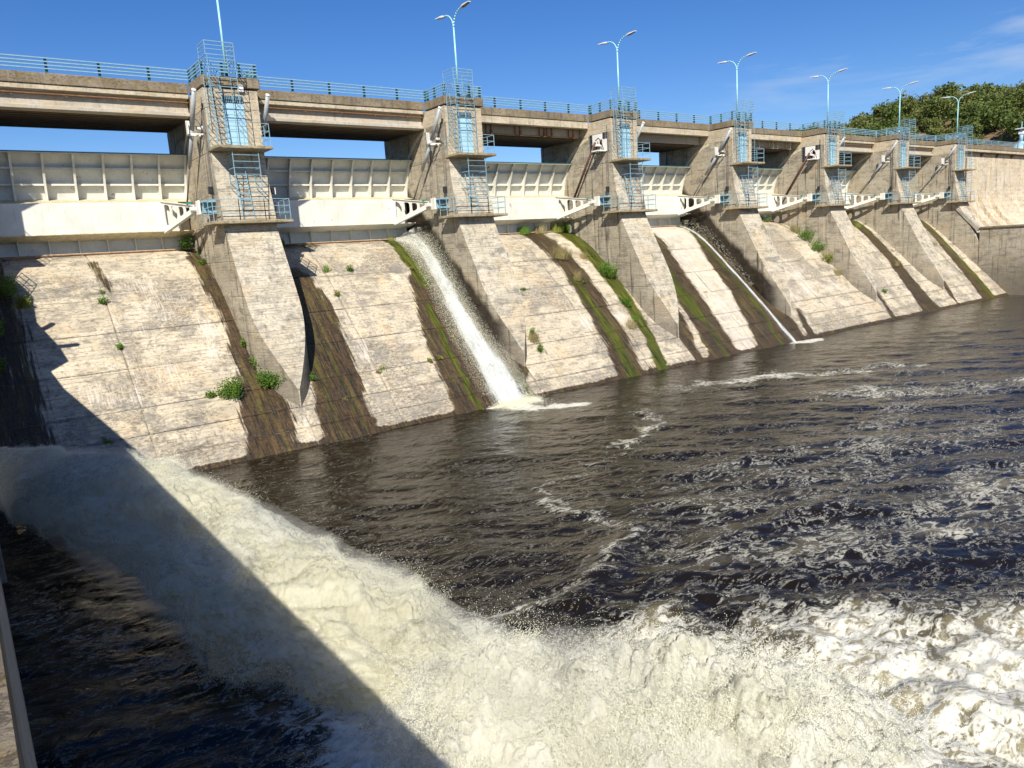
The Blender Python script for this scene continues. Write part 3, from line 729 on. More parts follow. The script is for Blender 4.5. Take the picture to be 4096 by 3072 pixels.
# ------------------------------------------------------------------ bridge spans
def span(i):
    x0 = 14*i+1.43; x1 = 14*(i+1)-1.49
    r = thing('bridge_span', 'concrete road bridge span over the '+ORDB[i], 'bridge', (14*i+7, 3.3, 7), 'bridge spans between the piers')
    ox = 14*i+7
    def bx(n, a, b, c, d, e, f, m, bev=0): return MB().box(a-ox, b-ox, c-3.3, d-3.3, e-7, f-7, bev).build(n, m, r)
    kind = 'beam' if i in (0, 1, 5, 6) else 'deep'
    if kind == 'beam':
        bx('parapet', x0, x1, 3.30, 3.62, 6.60, 7.10, M['cap'], .02)
        bx('cornice', x0, x1, 3.36, 3.80, 6.36, 6.597, M['deckband'], .02)
        bx('beam_web', x0, x1, 3.72, 3.98, 5.70, 6.36, M['beam'])
        bx('beam_flange', x0, x1, 3.46, 4.10, 5.50, 5.70, M['beam'], .03)
        MB().bar((x0-ox, .22, -.79), (x1-ox, .22, -.79), .06, 8).build('pipe', M['rustedge'], r)
        for k in range(5):
            MB().bar((x0+1.2+k*2.2-ox, .26, -.64), (x0+1.2+k*2.2-ox, .26, -.88), .035).build('pipe_hanger', M['beam'], r)
    else:
        for a, b in ((x0, x0+2.2), (x0+2.21, x0+2.9), (x0+2.91, x0+8.0), (x0+8.01, x1)):
            bx('parapet', a, b, 3.30, 3.62, 6.60, 7.10, M['cap'], .012)
            bx('cornice', a, b, 3.36, 3.80, 6.12, 6.597, M['deckband'], .012)
        bx('beam_web', x0, x1, 4.35, 4.6, 5.60, 6.2, M['beam'])
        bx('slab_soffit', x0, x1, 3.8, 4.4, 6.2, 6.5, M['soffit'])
        if i in (2, 4):
            for k, q in enumerate((1.9, 2.7, 5.2, 7.4, 8.1, 10.2)):
                b_ = MB(); xx = x0+q-ox
                b_.bar((xx, .72, -.80), (xx, .72, -1.18), .07); b_.bar((xx, .72, -1.18), (xx, .72, -1.50), .13); b_.bar((xx-.30, .9, -.8), (xx-.30, .9, -1.4), .07); b_.bar((xx-.3, .9, -1.42), (xx+.05, .72, -1.5), .07)
                b_.build('hanger_bracket', M['rustedge'] if i == 2 else M['ochre'], r)
            MB().bar((x0-ox, .85, -1.42), (x1-ox, .85, -1.42), .05, 6).build('pipe', M['rustedge'], r)
    # joists
    for k in range(9):
        y = 4.35+k*.5 if kind == 'beam' else 4.9+k*.45
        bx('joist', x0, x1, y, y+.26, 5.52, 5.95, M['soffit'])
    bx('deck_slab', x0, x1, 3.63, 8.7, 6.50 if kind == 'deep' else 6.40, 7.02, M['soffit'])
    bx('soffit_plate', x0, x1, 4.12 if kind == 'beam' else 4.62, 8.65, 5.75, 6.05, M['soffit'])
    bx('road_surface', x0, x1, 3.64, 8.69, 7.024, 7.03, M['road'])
for i in range(7): span(i)

# ------------------------------------------------------------------ radial gates
def arm_mesh():
    # web outline in local (s, z): s=0 girder face, s=1 trunnion ; with rounded holes
    L = 3.25
    def zt(s): return 1.42+(.95-1.42)*s/L
    def zb(s): return -.20+(.60+.20)*s/L
    cu = bpy.data.curves.new('arm', 'CURVE'); cu.dimensions = '2D'; cu.fill_mode = 'BOTH'; cu.extrude = .025
    def spl(pts):
        s = cu.splines.new('POLY'); s.points.add(len(pts)-1)
        for p, q in zip(s.points, pts): p.co = (q[0], q[1], 0, 1)
        s.use_cyclic_u = True
    spl([(0, zb(0)), (L, zb(L)), (L, zt(L)), (0, zt(0))])
    for a, b in ((.18, .78), (.98, 1.52), (1.72, 2.22), (2.42, 2.92)):
        def inner(s, top): return (zt(s)-.13) if top else (zb(s)+.16)
        c = [(a, inner(a, 0)+.10), (a, inner(a, 1)), (b, inner(b, 1)), (b, inner(b, 0)+.10)]
        r = min(.2, (c[1][1]-c[0][1])*.42, (c[2][1]-c[3][1])*.42, (b-a)*.42)
        pts = []
        cs = [Vector((p[0], p[1], 0)) for p in c]
        for k in range(4):
            P0, P1, P2 = cs[k-1], cs[k], cs[(k+1) % 4]
            A = P1+(P0-P1).normalized()*r; Bq = P1+(P2-P1).normalized()*r
            for t in (0, .25, .5, .75, 1): 
                q = A.lerp(P1, t).lerp(P1.lerp(Bq, t), t); pts.append((q.x, q.y))
        spl(pts[::-1])
    ob = bpy.data.objects.new('arm_tmp', cu); COL.objects.link(ob)
    dg = bpy.context.evaluated_depsgraph_get(); dg.update()
    me = bpy.data.meshes.new_from_object(ob.evaluated_get(dg)); bpy.data.objects.remove(ob)
    me.materials.clear(); me.materials.append(M['gate'])
    return me, L, zt, zb
ARM, ARML, AZT, AZB = arm_mesh()
def gate(i):
    ox = 14*i
    LAB = ['cream radial gate of the first bay, half hidden by the left edge', 'cream radial gate beside the big waterfall', 'cream radial gate with grass tufts growing along its foot',
           'cream radial gate above the thin stream and white stripe', 'cream radial gate of the fifth bay, mostly hidden', 'cream radial gate of the sixth bay, barely visible', 'cream radial gate of the farthest bay, hidden by its pier']
    r = thing('radial_gate', LAB[i], 'gate', (ox, 0, 0), 'radial gates between the piers')
    a, b = WR+.02, 14+WL-.03
    def ysk(z): return TRY+math.sqrt(RG*RG-(z-TRZ)**2)
    # skin
    mb = MB(); zs = np.linspace(-1.09, 3.85, 20)
    V = []; F = []
    for z in zs: V += [(a, ysk(z), z), (b, ysk(z), z), (b, ysk(z)+.03, z), (a, ysk(z)+.03, z)]
    for k in range(19):
        for j in range(4): F.append((k*4+j, k*4+(j+1) % 4, (k+1)*4+(j+1) % 4, (k+1)*4+j))
    F += [(3, 2, 1, 0), (76, 77, 78, 79)]
    mb.add(V, F).build('skin_plate', M['gateskin'], r)
    MB().box(a, b, ysk(3.85)-.50, ysk(3.85)+.06, 3.855, 3.90).build('top_plate', M['teal'], r)
    MB().box(a, b, ysk(3.85)-.46, ysk(3.85)-.40, 3.80, 3.853).build('top_lip', M['gate'], r)
    # ribs
    xs = [14+WL-.05-1.341*k for k in range(9)]
    for k, x in enumerate(xs):
        if x < a+.05: continue
        m_ = M['gate']
        q = [(ysk(z)-.001, z) for z in np.linspace(1.66, 3.84, 9)]+[(ysk(z)-(.30+.16*(3.85-z)/2.2 if z < 3.5 else .25), z) for z in np.linspace(3.84, 1.60, 9)]
        MB().prism(q, x-.012, x+.012).build('rib', m_, r)
        fl = MB()
        zq = np.linspace(3.84, 1.60, 9); yy = [ysk(z)-(.30+.16*(3.85-z)/2.2 if z < 3.5 else .25) for z in zq]
        poly = [(y-.02, z) for y, z in zip(yy, zq)]+[(y-.0005, z) for y, z in zip(yy[::-1], zq[::-1])]
        fl.prism(poly, x-.055, x+.055).build('rib_flange', m_, r)
        q = [(ysk(z)-.001, z) for z in np.linspace(-1.06, -.38, 5)]+[(ysk(-.5)-.34, -.30), (ysk(-.9)-.24, -1.06)]
        MB().prism(q, x-.25-.02, x-.25+.02).build('foot_rib', m_, r)
    for z in (3.17, 2.41):
        for x, x2 in zip(xs[:-1], xs[1:]):
            if x2 < a: x2 = a
            if x-x2 < .2: continue
            MB().box(x2+.03, x-.03, ysk(z)-.20, ysk(z)+.0, z-.02, z+.02).box(x2+.03, x-.03, ysk(z)-.22, ysk(z)-.2005, z-.045, z+.045).build('stringer', M['gate'], r)
    # sloping shelf, girder
    gy = 5.58
    MB().prism([(gy, 1.42), (ysk(1.72), 1.72), (ysk(1.72), 1.66), (gy+.05, 1.38)], a+.0, b-.02).build('shelf', M['ochre'], r)
    ga, gb = 2.15, 14-2.18
    MB().box(ga, gb, gy-.03, gy, -.14, 1.425).build('girder_web', M['gate'], r)
    mbg = MB(); mbg.add([(gb, gy-.02, 1.40), (gb, gy-.02, -.13), (b-.02, gy+1.0, -.25), (b-.02, gy+1.0, 1.55)], [(0, 1, 2, 3), (3, 2, 1, 0)]); mbg.build('girder_end', M['gate'], r)
    mbg = MB(); mbg.add([(ga, gy-.02, 1.40), (ga, gy-.02, -.13), (a+.02, gy+1.0, -.25), (a+.02, gy+1.0, 1.55)], [(3, 2, 1, 0), (0, 1, 2, 3)]); mbg.build('girder_end', M['gate'], r)
    MB().prism([(gy-.04, -.14), (ysk(-.42)-.03, -.44), (ysk(-.42)-.03, -.40), (gy-.04, -.10)], ga, b-.02).build('bottom_shelf', M['ochre'] if i == 0 else M['gate'], r)
    MB().box(a, b, ysk(-1.05)-.30, ysk(-1.05)+.02, -1.13, -1.06).build('sill_bar', M['ochre'], r)
    MB().box(a, b, ysk(-1.05)-.34, ysk(-1.05)-.30, -1.14, -1.085).build('rubber_seal', M['rustedge'], r)
    # arms
    for side in (0, 1):
        p0 = Vector((14-3.0, gy-.03, 0)) if side == 0 else Vector((3.0-.13, gy-.03, 0))
        p1 = Vector((14-2.22, 2.45, 0)) if side == 0 else Vector((2.22-.13, 2.45, 0))
        d = (p1-p0); L = d.length; d.normalize()
        n = d.cross(Vector((0, 0, 1)))
        o = link('arm_web', ARM, r); KIDS.setdefault(r.name, []).append(o)
        S = L/ARML
        o.matrix_local = Matrix(((d.x*S, 0, n.x, p0.x), (d.y*S, 0, n.y, p0.y), (0, 1, 0, 0), (0, 0, 0, 1)))
        for zz, nm in ((AZT, 'arm_top_flange'), (AZB, 'arm_bottom_flange')):
            sgn = 1 if nm == 'arm_top_flange' else -1
            A = p0+Vector((0, 0, zz(0)+sgn*.02)); B_ = p1+Vector((0, 0, zz(ARML)+sgn*.02))
            m2 = MB(); hw = n*.11; up = Vector((0, 0, .018))
            V = [A-hw-up, A+hw-up, A+hw+up, A-hw+up, B_-hw-up, B_+hw-up, B_+hw+up, B_-hw+up]
            m2.add([tuple(v) for v in V], [(0, 1, 2, 3), (7, 6, 5, 4), (0, 4, 5, 1), (1, 5, 6, 2), (2, 6, 7, 3), (3, 7, 4, 0)]); m2.build(nm, M['gate'], r)
        MB().box(min(p0.x-.02, p0.x+.02), max(p0.x-.02, p0.x+.02), gy-.12, gy-.031, -.14, 1.42).build('arm_root', M['gate'], r)
    # inner box stiffeners seen through the arm
    for k in range(2): MB().box(14-2.72+k*.36, 14-2.56+k*.36, gy-.07, gy-.032, 0.05, 1.2).build('end_stiffener', M['gate'], r)
for i in range(7): gate(i)

# ------------------------------------------------------------------ hoist cylinders
def cylinder(i, side=0):
    red = i in (3, 5)
    X = 14*i
    lab = {0: 'grey hoist cylinder above the first bay seen beside its pier', 1: 'upright grey hoist cylinder on the left face of the nearest pier',
           2: 'leaning grey hoist cylinder above the big waterfall', 3: 'dark red hoist rod rising to the window of the third pier', 4: 'leaning grey hoist cylinder on the fourth pier above the stream',
           5: 'dark red hoist rod rising to the window of the fifth pier', 6: 'long pale hoist cylinder on the sixth pier', 7: 'long pale hoist cylinder on the last pier'}[i]
    if side: lab = 'pale cylinder top showing past the right edge of the pier '+ORD[i]
    r = thing('hoist_cylinder', lab, 'cylinder', (X, 0, 4.7), 'hoist cylinders of the gates')
    x = -1.9 if not side else 1.72
    P = lambda y, z: (x, y, z-4.7)
    if red and not side:
        MB().bar(P(2.25, 4.95), P(4.85, 1.15), .17, 12).build('rod', M['redrod'], r, True)
        MB().box(x-.1, x+.35, 2.0, 2.12, 4.68-4.7, 4.80-4.7).box(x-.35, x+.45, 1.6, 2.3, 4.28-4.7, 4.36-4.7).build('bracket', M['white'], r)
        c = MB(); c.tube([(x-.02, 2.2, .35), (x+.1, 2.0, .55), (x+.2, 1.8, .25), (x+.3, 1.7, -.35), (x+.3, 1.9, -.5)], .07, 6); c.tube([(x+.1, 2.1, .3), (x+.15, 1.95, -.4), (x+.2, 2.05, -.6)], .06, 6)
        c.build('hose', M['redrod'], r)
    else:
        MB().bar(P(.81, 6.28), P(2.02, 4.62), .21, 18).build('sleeve', M['greycyl'], r, True)
        MB().bar(P(.79, 6.30), P(.83, 6.255), .225, 18).build('cap_ring', M['white'], r, True)
        if side: return
        MB().bar(P(2.02, 4.62), P(3.4, 3.0), .19, 16).build('barrel', M['greycyl'], r, True)
        MB().bar(P(3.4, 3.0), P(4.95, 1.1), .085, 10).build('rod', M['rod'], r, True)
        w = MB(); w.box(x-.20, x-.02, 2.27, 2.30, -.10, .38); w.box(x-.22, x-.18, 1.95, 2.25, -.30, .32); w.box(x-.18, x+.48, 1.72, 1.78, -.36, -.30); w.box(x+.22, x+.48, 1.85, 2.15, -.08, .08)
        w.bar((x-.2, 2.28, -.3), (x+.3, 1.7, -.42), .06, 8); w.build('bracket', M['white'], r)
        c = MB(); c.tube([(x-.12, 1.9, .32), (x, 1.75, .42), (x+.16, 1.65, .35), (x+.28, 1.55, .1), (x+.32, 1.5, -.25)], .04, 6)
        c.tube([(x+.1, 1.8, .05), (x+.3, 1.5, .0), (x+.4, 1.35, -.3)], .04, 6); c.build('hose', M['black'], r)
for i in range(NP): cylinder(i)
for i in (0, 1, 3, 5): cylinder(i, 1)
for i in range(1, NP):
    X = 14*i
    f = thing('floodlight', 'small black floodlight on the left edge of the pier '+ORD[i], 'floodlight', (X-1.55, 1.45, 1.6), 'floodlights on the piers')
    MB().box(-.10, .10, -.05, .16, -.17, .19, .02).build('housing', M['black'], f); MB().bar((.1, .05, -.2), (.2, .05, -.55), .04).bar((0, 0, -.17), (.15, .1, -.35), .04).build('stem', M['rod'], f)
    g = thing('valve_fitting', 'small green fitting on the gate arm beside the pier '+ORD[i], 'fitting', (X-2.35, 2.75, 1.08), 'green fittings on the gate arms')
    MB().bar((-.12, 0, 0), (.12, 0, 0), .13, 10).build('fitting_body', M['green'], g); MB().bar((0, 0, -.16), (0, 0, 0), .04, 6).build('fitting_stem', M['rod'], g)
for i in (1,):
    wbx = thing('junction_box', 'small white box under the cap right of the blue door on the nearest pier', 'box', (14.42, 1.0, 6.53))
    MB().box(-.14, .14, -.07, .06, -.17, .17, .01).build('box_body', M['white'], wbx); MB().box(-.12, .12, -.085, -.071, -.15, .15).build('box_lid', M['white'], wbx)
    bb = thing('junction_box', 'small pale grey box on the right edge of the nearest pier', 'box', (15.5, 1.2, 1.53))
    MB().box(-.1, .12, -.06, .06, -.16, .16, .01).build('box_body', M['black'], bb); MB().box(.121, .16, -.07, .07, -.17, .17).build('box_cover', M['white'], bb)

# ------------------------------------------------------------------ street lamps
def lamp(i):
    lab = 'tall aqua double-arm street lamp above the pier '+ORD[i]
    r = thing('street_lamp', lab, 'street lamp', (14*i, 1.55, 7.07), 'double-arm street lamps')
    MB().bar((0, 0, 0), (0, 0, .5), .15, 14).build('base', M['teal'] if i < 6 else M['lampblue'], r, True)
    MB().bar((0, 0, .5), (0, -.0, 4.15), .125, 12, .10).build('pole', M['lampblue'], r, True)
    for sgn in (1, -1):
        pts = []
        for k in range(9):
            t = k/8*math.pi/2
            pts.append((0, sgn*(.02+.92*(1-math.cos(t))), 4.12+.86*math.sin(t)))
        MB().tube(pts, .088, 10).build('arm', M['lampblue'], r, True)
        h = MB(); y0 = sgn*.92; z0 = 4.98
        hh = [(y0, z0-.05, .07, .05), (y0+sgn*.14, z0-.045, .12, .07), (y0+sgn*.35, z0-.02, .15, .065), (y0+sgn*.92, z0+.05, .11, .03)]
        V = []; 
        for yy, zz, hw, ht in hh: V += [(-hw, yy, zz), (hw, yy, zz), (hw*.75, yy, zz+ht*1.6), (-hw*.75, yy, zz+ht*1.6)]
        F = [(0, 1, 2, 3), (15, 14, 13, 12)]
        for k in range(3):
            for j in range(4): F.append((k*4+j, (k+1)*4+j, (k+1)*4+(j+1) % 4, k*4+(j+1) % 4))
        h.add(V, F); hd = h.build('lamp_head', M['lamphead'], r)
        a, b = hh[2], hh[3]
        ln = MB(); ln.add([(-.11, a[0]-sgn*.15, a[1]-.012), (.11, a[0]-sgn*.15, a[1]-.012), (.08, b[0]-sgn*.1, b[1]-.012), (-.08, b[0]-sgn*.1, b[1]-.012),
                           (-.10, a[0]-sgn*.14, a[1]-.03), (.10, a[0]-sgn*.14, a[1]-.03), (.07, b[0]-sgn*.11, b[1]-.025), (-.07, b[0]-sgn*.11, b[1]-.025)],
                          [(0, 1, 2, 3), (7, 6, 5, 4), (0, 4, 5, 1), (1, 5, 6, 2), (2, 6, 7, 3), (3, 7, 4, 0)])
        lo = ln.build('lens', M['lens'], hd)
for i in range(1, NP): lamp(i)

# ------------------------------------------------------------------ end section right of the last pier
er = thing('end_wall', 'stained concrete wall with curved foot right of the last pier', 'wall', (99, 3.9, 0))
EP = [(3.95, 6.2), (3.95, 1.9), (3.90, .9), (3.75, 0), (3.45, -.8), (2.95, -1.6), (2.3, -2.4), (1.6, -3.15), (.5, -4.3), (-2, -7), (-6, -13)]
xx = [99.28, 101.5, 104.3, 107.4, 110.8, 114.6, 119, 124, 130, 138]
for a, b in zip(xx[:-1], xx[1:]):
    poly = EP+[(9, -13), (9, 6.2)]
    MB().prism([(y-3.9, z) for y, z in poly], a-99+.02, b-99-.02).build('panel', M['endwall'], er)
for k, a in enumerate(xx[1:6]):
    q = [(y-.42-3.9, z+.20) for y, z in EP[2:9]]+[(y+.05-3.9, z-.05) for y, z in EP[2:9][::-1]]
    MB().prism(q, a-99-.16, a-99+.16).build('fin', M['endwall'], er)
    MB().box(a-99-.75, a-99-.35, 3.92-3.9, 3.955-3.9, 1.2, 5.6).build('stain_strip', M['bark'] if k in (1, 2) else M['ochre'], er)  # thin flat box added to stand for a run-off stain, not a drain
er2 = thing('bridge_span', 'concrete bridge deck carried on over the end wall at the right', 'bridge', (99, 3.3, 7), 'bridge spans between the piers')
for a, b in ((99.45-99, 13.0), (13.01, 41)):
    MB().box(a, b, 0, .32, -.40, .10, .02).build('parapet', M['cap'], er2); MB().box(a, b, .06, .5, -.72, -.403, .02).build('cornice', M['deckband'], er2)
MB().box(.45, 41, .4, 5.4, -.85, .02).build('deck_slab', M['soffit'], er2)
for k in range(6):
    MB().prism([(.07, -.73), (.7, -.73), (.7, -1.25), (.62, -1.25)], 2+k*5.0, 2.3+k*5.0).build('corbel', M['soffit'], er2)
gw = thing('guide_wall', 'long weathered guide wall with coping running downstream from the last pier', 'wall', (98, -2, -3.3))
yy = [-1.9, -5.2, -9, -14, -20, -30, -50]
for a, b in zip(yy[:-1], yy[1:]):
    for z0, z1 in ((-10.2, -6.9), (-6.89, -5.0), (-4.99, 0)):
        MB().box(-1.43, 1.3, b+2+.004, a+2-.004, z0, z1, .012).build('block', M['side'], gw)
MB().box(-1.60, .10, -48, .05, .004, .20, .02).build('coping', M['cap'], gw)
MB().prism([(.1, .0), (3.0, 3.0), (3.3, 3.0), (.4, -.25)], -1.5, -.9).build('sloping_coping', M['wall'], gw)

vt = thing('blue_standpipe', 'pale blue domed vent tower standing on the bridge at the right edge', 'vent tower', (129.3, 5.6, 7.03))
mbv = MB(); prev = None; n = 20; V = []; F = []
prof = [(1.15, 0), (1.15, .35), (1.05, .75), (.8, 1.1), (.45, 1.32), (.30, 1.4)]
for r_, z in prof: V += [(r_*math.cos(2*math.pi*k/n), r_*math.sin(2*math.pi*k/n), z) for k in range(n)]
for a in range(len(prof)-1):
    for k in range(n): F.append((a*n+k, a*n+(k+1) % n, (a+1)*n+(k+1) % n, (a+1)*n+k))
mbv.add(V, F).build('dome', M['bluedoor'], vt, True)
MB().bar((0, 0, 1.35), (0, 0, 1.5), .9, 16).build('flange', M['bluedoor'], vt); MB().bar((0, 0, 1.5), (0, 0, 3.2), .52, 16).build('column', M['bluedoor'], vt, True)
MB().box(-.32, .32, -.32, .32, 2.55, 3.0, .04).build('bracket_head', M['white'], vt); MB().box(-.65, .65, -.65, .65, 3.3, 3.4).build('platform', M['white'], vt); MB().bar((0, 0, 3.4), (0, 0, 4.35), .1, 8).build('mast', M['lampblue'], vt)

# ------------------------------------------------------------------ training wall on the left
WX = 0.985
tw = thing('training_wall', 'tall shaded concrete training wall at the left edge, topped with lichen', 'wall', (0, -20, -6))
def tb(n, x0, x1, y0, y1, z0, z1, m, bev=0): return MB().box(x0, x1, y0+20, y1+20, z0+6, z1+6, bev).build(n, m, tw)
ys = [-60, -44, -34, -28, -22, -17, -12.2]
def wtop(y): return float(np.interp(y, [-60, -34, -12], [-3.30, -3.30, -2.30]))
for a, b in zip(ys[:-1], ys[1:]):
    for nm, lo0, lo1, x_, m_ in (('wall_block', None, None, WX, M['wall']), ('coping', .31, .0, WX+.0, M['cap'])):
        V = []
        for y_ in (a+.006, b-.006):
            t_ = wtop(y_)
            z0_, z1_ = (-13.5, t_-.315) if nm == 'wall_block' else (t_-.31, t_)
            V += [(-1.2, y_+20, z0_+6), (x_, y_+20, z0_+6), (x_, y_+20, z1_+6), (-1.2, y_+20, z1_+6)]
        MB().add(V, [(0, 1, 2, 3), (7, 6, 5, 4), (0, 4, 5, 1), (1, 5, 6, 2), (2, 6, 7, 3), (3, 7, 4, 0)]).build(nm, m_, tw)
tb('wall_block', -1.2, WX, -12.19, -3.2, -6.6, -2.62, M['wall']); tb('wall_block', -1.2, WX, -12.19, -3.2, -13.5, -9.9, M['wall']); tb('wall_block', -1.2, WX, -5.6, -3.2, -9.89, -6.61, M['wall'])
tb('outlet_jamb', -1.0, 1.12, -13.1, -12.2, -13.0, -5.0, M['wall'], .02)
tb('coping', -1.2, WX+.0, -12.19, -5.9, -2.61, -2.30, M['cap'], .01)
MB().prism([(y+20, z+6) for y, z in [(.3, 1.35), (-1.3, 1.2), (-2.4, -.13), (-4.4, -.42), (-5.3, -.8), (-4.6, -2.15), (-6.1, -2.55), (-6.1, -2.61), (.3, -2.61)]], -1.2, 1.1).build('stair_flight', M['wall'], tw)
MB().bar((.95, 17.0, 5.7), (.95, 16.48, 6.72), .24, 10).build('stub_pipe', M['greycyl'], tw); MB().bar((.95, 15.6, 5.6), (.95, 14.5, 6.72), .24, 10).build('stub_pipe', M['greycyl'], tw)

# ------------------------------------------------------------------ reservoir, hill, river bed
def structure(o): o['kind'] = 'structure'; return o
mw, t, p, o_ = nt('reservoir_water'); p.inputs['Base Color'].default_value = (.02, .035, .04, 1); p.inputs['Roughness'].default_value = .08
b = NB(t); b.bump(b.noise(b.pos(), 1.5, 4, .6), .3, .1, p)
structure(link('reservoir_water', setmesh('reservoir_water', [(-400, 7.2, 3.3), (139, 7.2, 3.3), (139, 900, 3.3), (-400, 900, 3.3)], [(0, 1, 2, 3)], mw)))
structure(link('river_bed', setmesh('river_bed', [(-60, -900, -14.2), (900, -900, -14.2), (900, 9, -14.2), (-60, 9, -14.2)], [(0, 1, 2, 3)], M['ground'])))
def hillz(x, y):
    up = sstep(122, 172, x)
    # height of the ridge falls away from the road towards the reservoir
    fall = np.interp(y, [-60, 0, 25, 45, 62, 80, 110, 160], [11.5, 11.8, 12.2, 12.6, 11.6, 9.0, 5.0, 1])
    w = (fbm(x*.035, y*.035, oct=4, seed=4)-.5)*4
    z = 6.4+up*fall+w*up - .9*(1-up)
    return np.where(y > 12, np.minimum(z, z), z)
gx = np.linspace(131, 430, 130); gy_ = np.linspace(-150, 260, 150)
GX, GY = np.meshgrid(gx, gy_, indexing='ij'); GZ = hillz(GX, GY)
GZ = np.where(GX < 133, -14, GZ)
structure(link('hillside', setmesh('hillside', np.stack([GX, GY, GZ], -1).reshape(-1, 3), grid_faces(130, 150), M['ground'], True)))

# trees on the hill
def crown_mesh(seed, nl, rad, hgt, leaf):
    r = np.random.default_rng(seed)
    blobs = []
    nb = 11
    for k in range(nb):
        a = r.uniform(0, 2*math.pi); d = rad*r.uniform(.05, .62); blobs.append((d*math.cos(a), d*math.sin(a), hgt*r.uniform(.30, .82), rad*r.uniform(.30, .52)))
    blobs.append((0, 0, hgt*.62, rad*.6))
    P = []; N = []
    for (bx_, by_, bz_, br_) in blobs:
        m = nl//len(blobs)
        d = r.normal(size=(m, 3)); d /= np.linalg.norm(d, axis=1)[:, None]
        rr = br_*(r.uniform(.5, 1.12, size=(m, 1)))
        q = d*rr*np.array([1, 1, .8]); q += np.array([bx_, by_, bz_]); P.append(q); N.append(d)
    P = np.concatenate(P); N = np.concatenate(N); n = len(P)
    T = r.normal(size=(n, 3)); N2 = N+.8*r.normal(size=(n, 3)); N2 /= np.linalg.norm(N2, axis=1)[:, None]
    A = np.cross(N2, T); A /= np.linalg.norm(A, axis=1)[:, None]; B = np.cross(N2, A)
    s = leaf*r.uniform(.5, 1.3, size=(n, 1))
    V = np.stack([P-A*s, P-B*s*.6, P+A*s, P+B*s*.6], 1).reshape(-1, 3)
    F = np.arange(n*4).reshape(-1, 4)
    return setmesh('crown', V, F, M['oak'])
CROWNS = [crown_mesh(50+k, 1500, 3.3+.25*k, 5.8+.3*(k % 3), .30) for k in range(5)]
def trunk_mesh(seed):
    r = random.Random(seed); mb = MB()
    mb.bar((0, 0, -.6), (.1, .1, 1.6), .5, 8, .34)
    for k in range(5):
        a = 2*math.pi*k/5+r.random(); mb.bar((.1, .1, 1.5), (1.5*math.cos(a), 1.5*math.sin(a), 3.4+r.random()), .22, 6, .08)
    return setmesh('trunk', mb.v, mb.f, M['bark'])
TRUNKS = [trunk_mesh(k) for k in range(3)]
spots = []
rr = random.Random(11)
tries = 0
bare = [(150, 8, 7), (164, 20, 5), (158, -4, 5)]
while len(spots) < 230 and tries < 20000:
    tries += 1
    x = rr.uniform(137, 196); y = rr.uniform(-22, 84)
    if any((x-a)**2+(y-b_)**2 < c*c for a, b_, c in bare): continue
    if y < 14 and x < 142: continue
    z = float(hillz(np.array([x]), np.array([y]))[0])
    if z < 6.4: continue
    md = 4.0
    if any((x-a)**2+(y-b_)**2 < md*md for a, b_, *_ in spots): continue
    spots.append((x, y, z))
spots.sort(key=lambda s: s[0])
TL = ['rounded dark green evergreen oak on the hillside behind the bridge', 'bushy mid green oak on the slope above the bridge railing', 'olive green oak crowding the hillside with the others']
for k, (x, y, z) in enumerate(spots):
    s = rr.uniform(.55, 1.05)
    t = thing('oak_tree', TL[k % 3], 'tree', (x, y, z-.3), 'evergreen oaks covering the hillside'); t['group'] = 'evergreen oaks on the hillside, type %s' % ['dark', 'bushy', 'olive'][k % 3]
    t.scale = (s*rr.uniform(.9, 1.15), s*rr.uniform(.9, 1.15), s*rr.uniform(.85, 1.1)); t.rotation_euler = (0, 0, rr.uniform(0, 6.28))
    link('trunk', TRUNKS[k % 3], t); link('crown', CROWNS[k % 5], t)
# the tall tree on the ridge
t = thing('oak_tree', 'tallest dark oak standing out on the skyline beside the last lamp', 'tree', (172, 33.5, float(hillz(np.array([172.]), np.array([33.5]))[0])-.2)); t.scale = (1.3, 1.3, 1.1)
link('trunk', TRUNKS[0], t); link('crown', CROWNS[1], t)
gs = crown_mesh(91, 700, 2.4, 1.6, .2)
for k in range(26):
    x = rr.uniform(136, 165); y = rr.uniform(-18, 40); z = float(hillz(np.array([x]), np.array([y]))[0])
    t = thing('scrub_bush', 'low scrub bush on the dry soil of the hillside', 'bush', (x, y, z-.2), 'low scrub bushes on the hillside'); s = rr.uniform(.4, .8); t.scale = (s, s, s)
    link('foliage', gs, t)

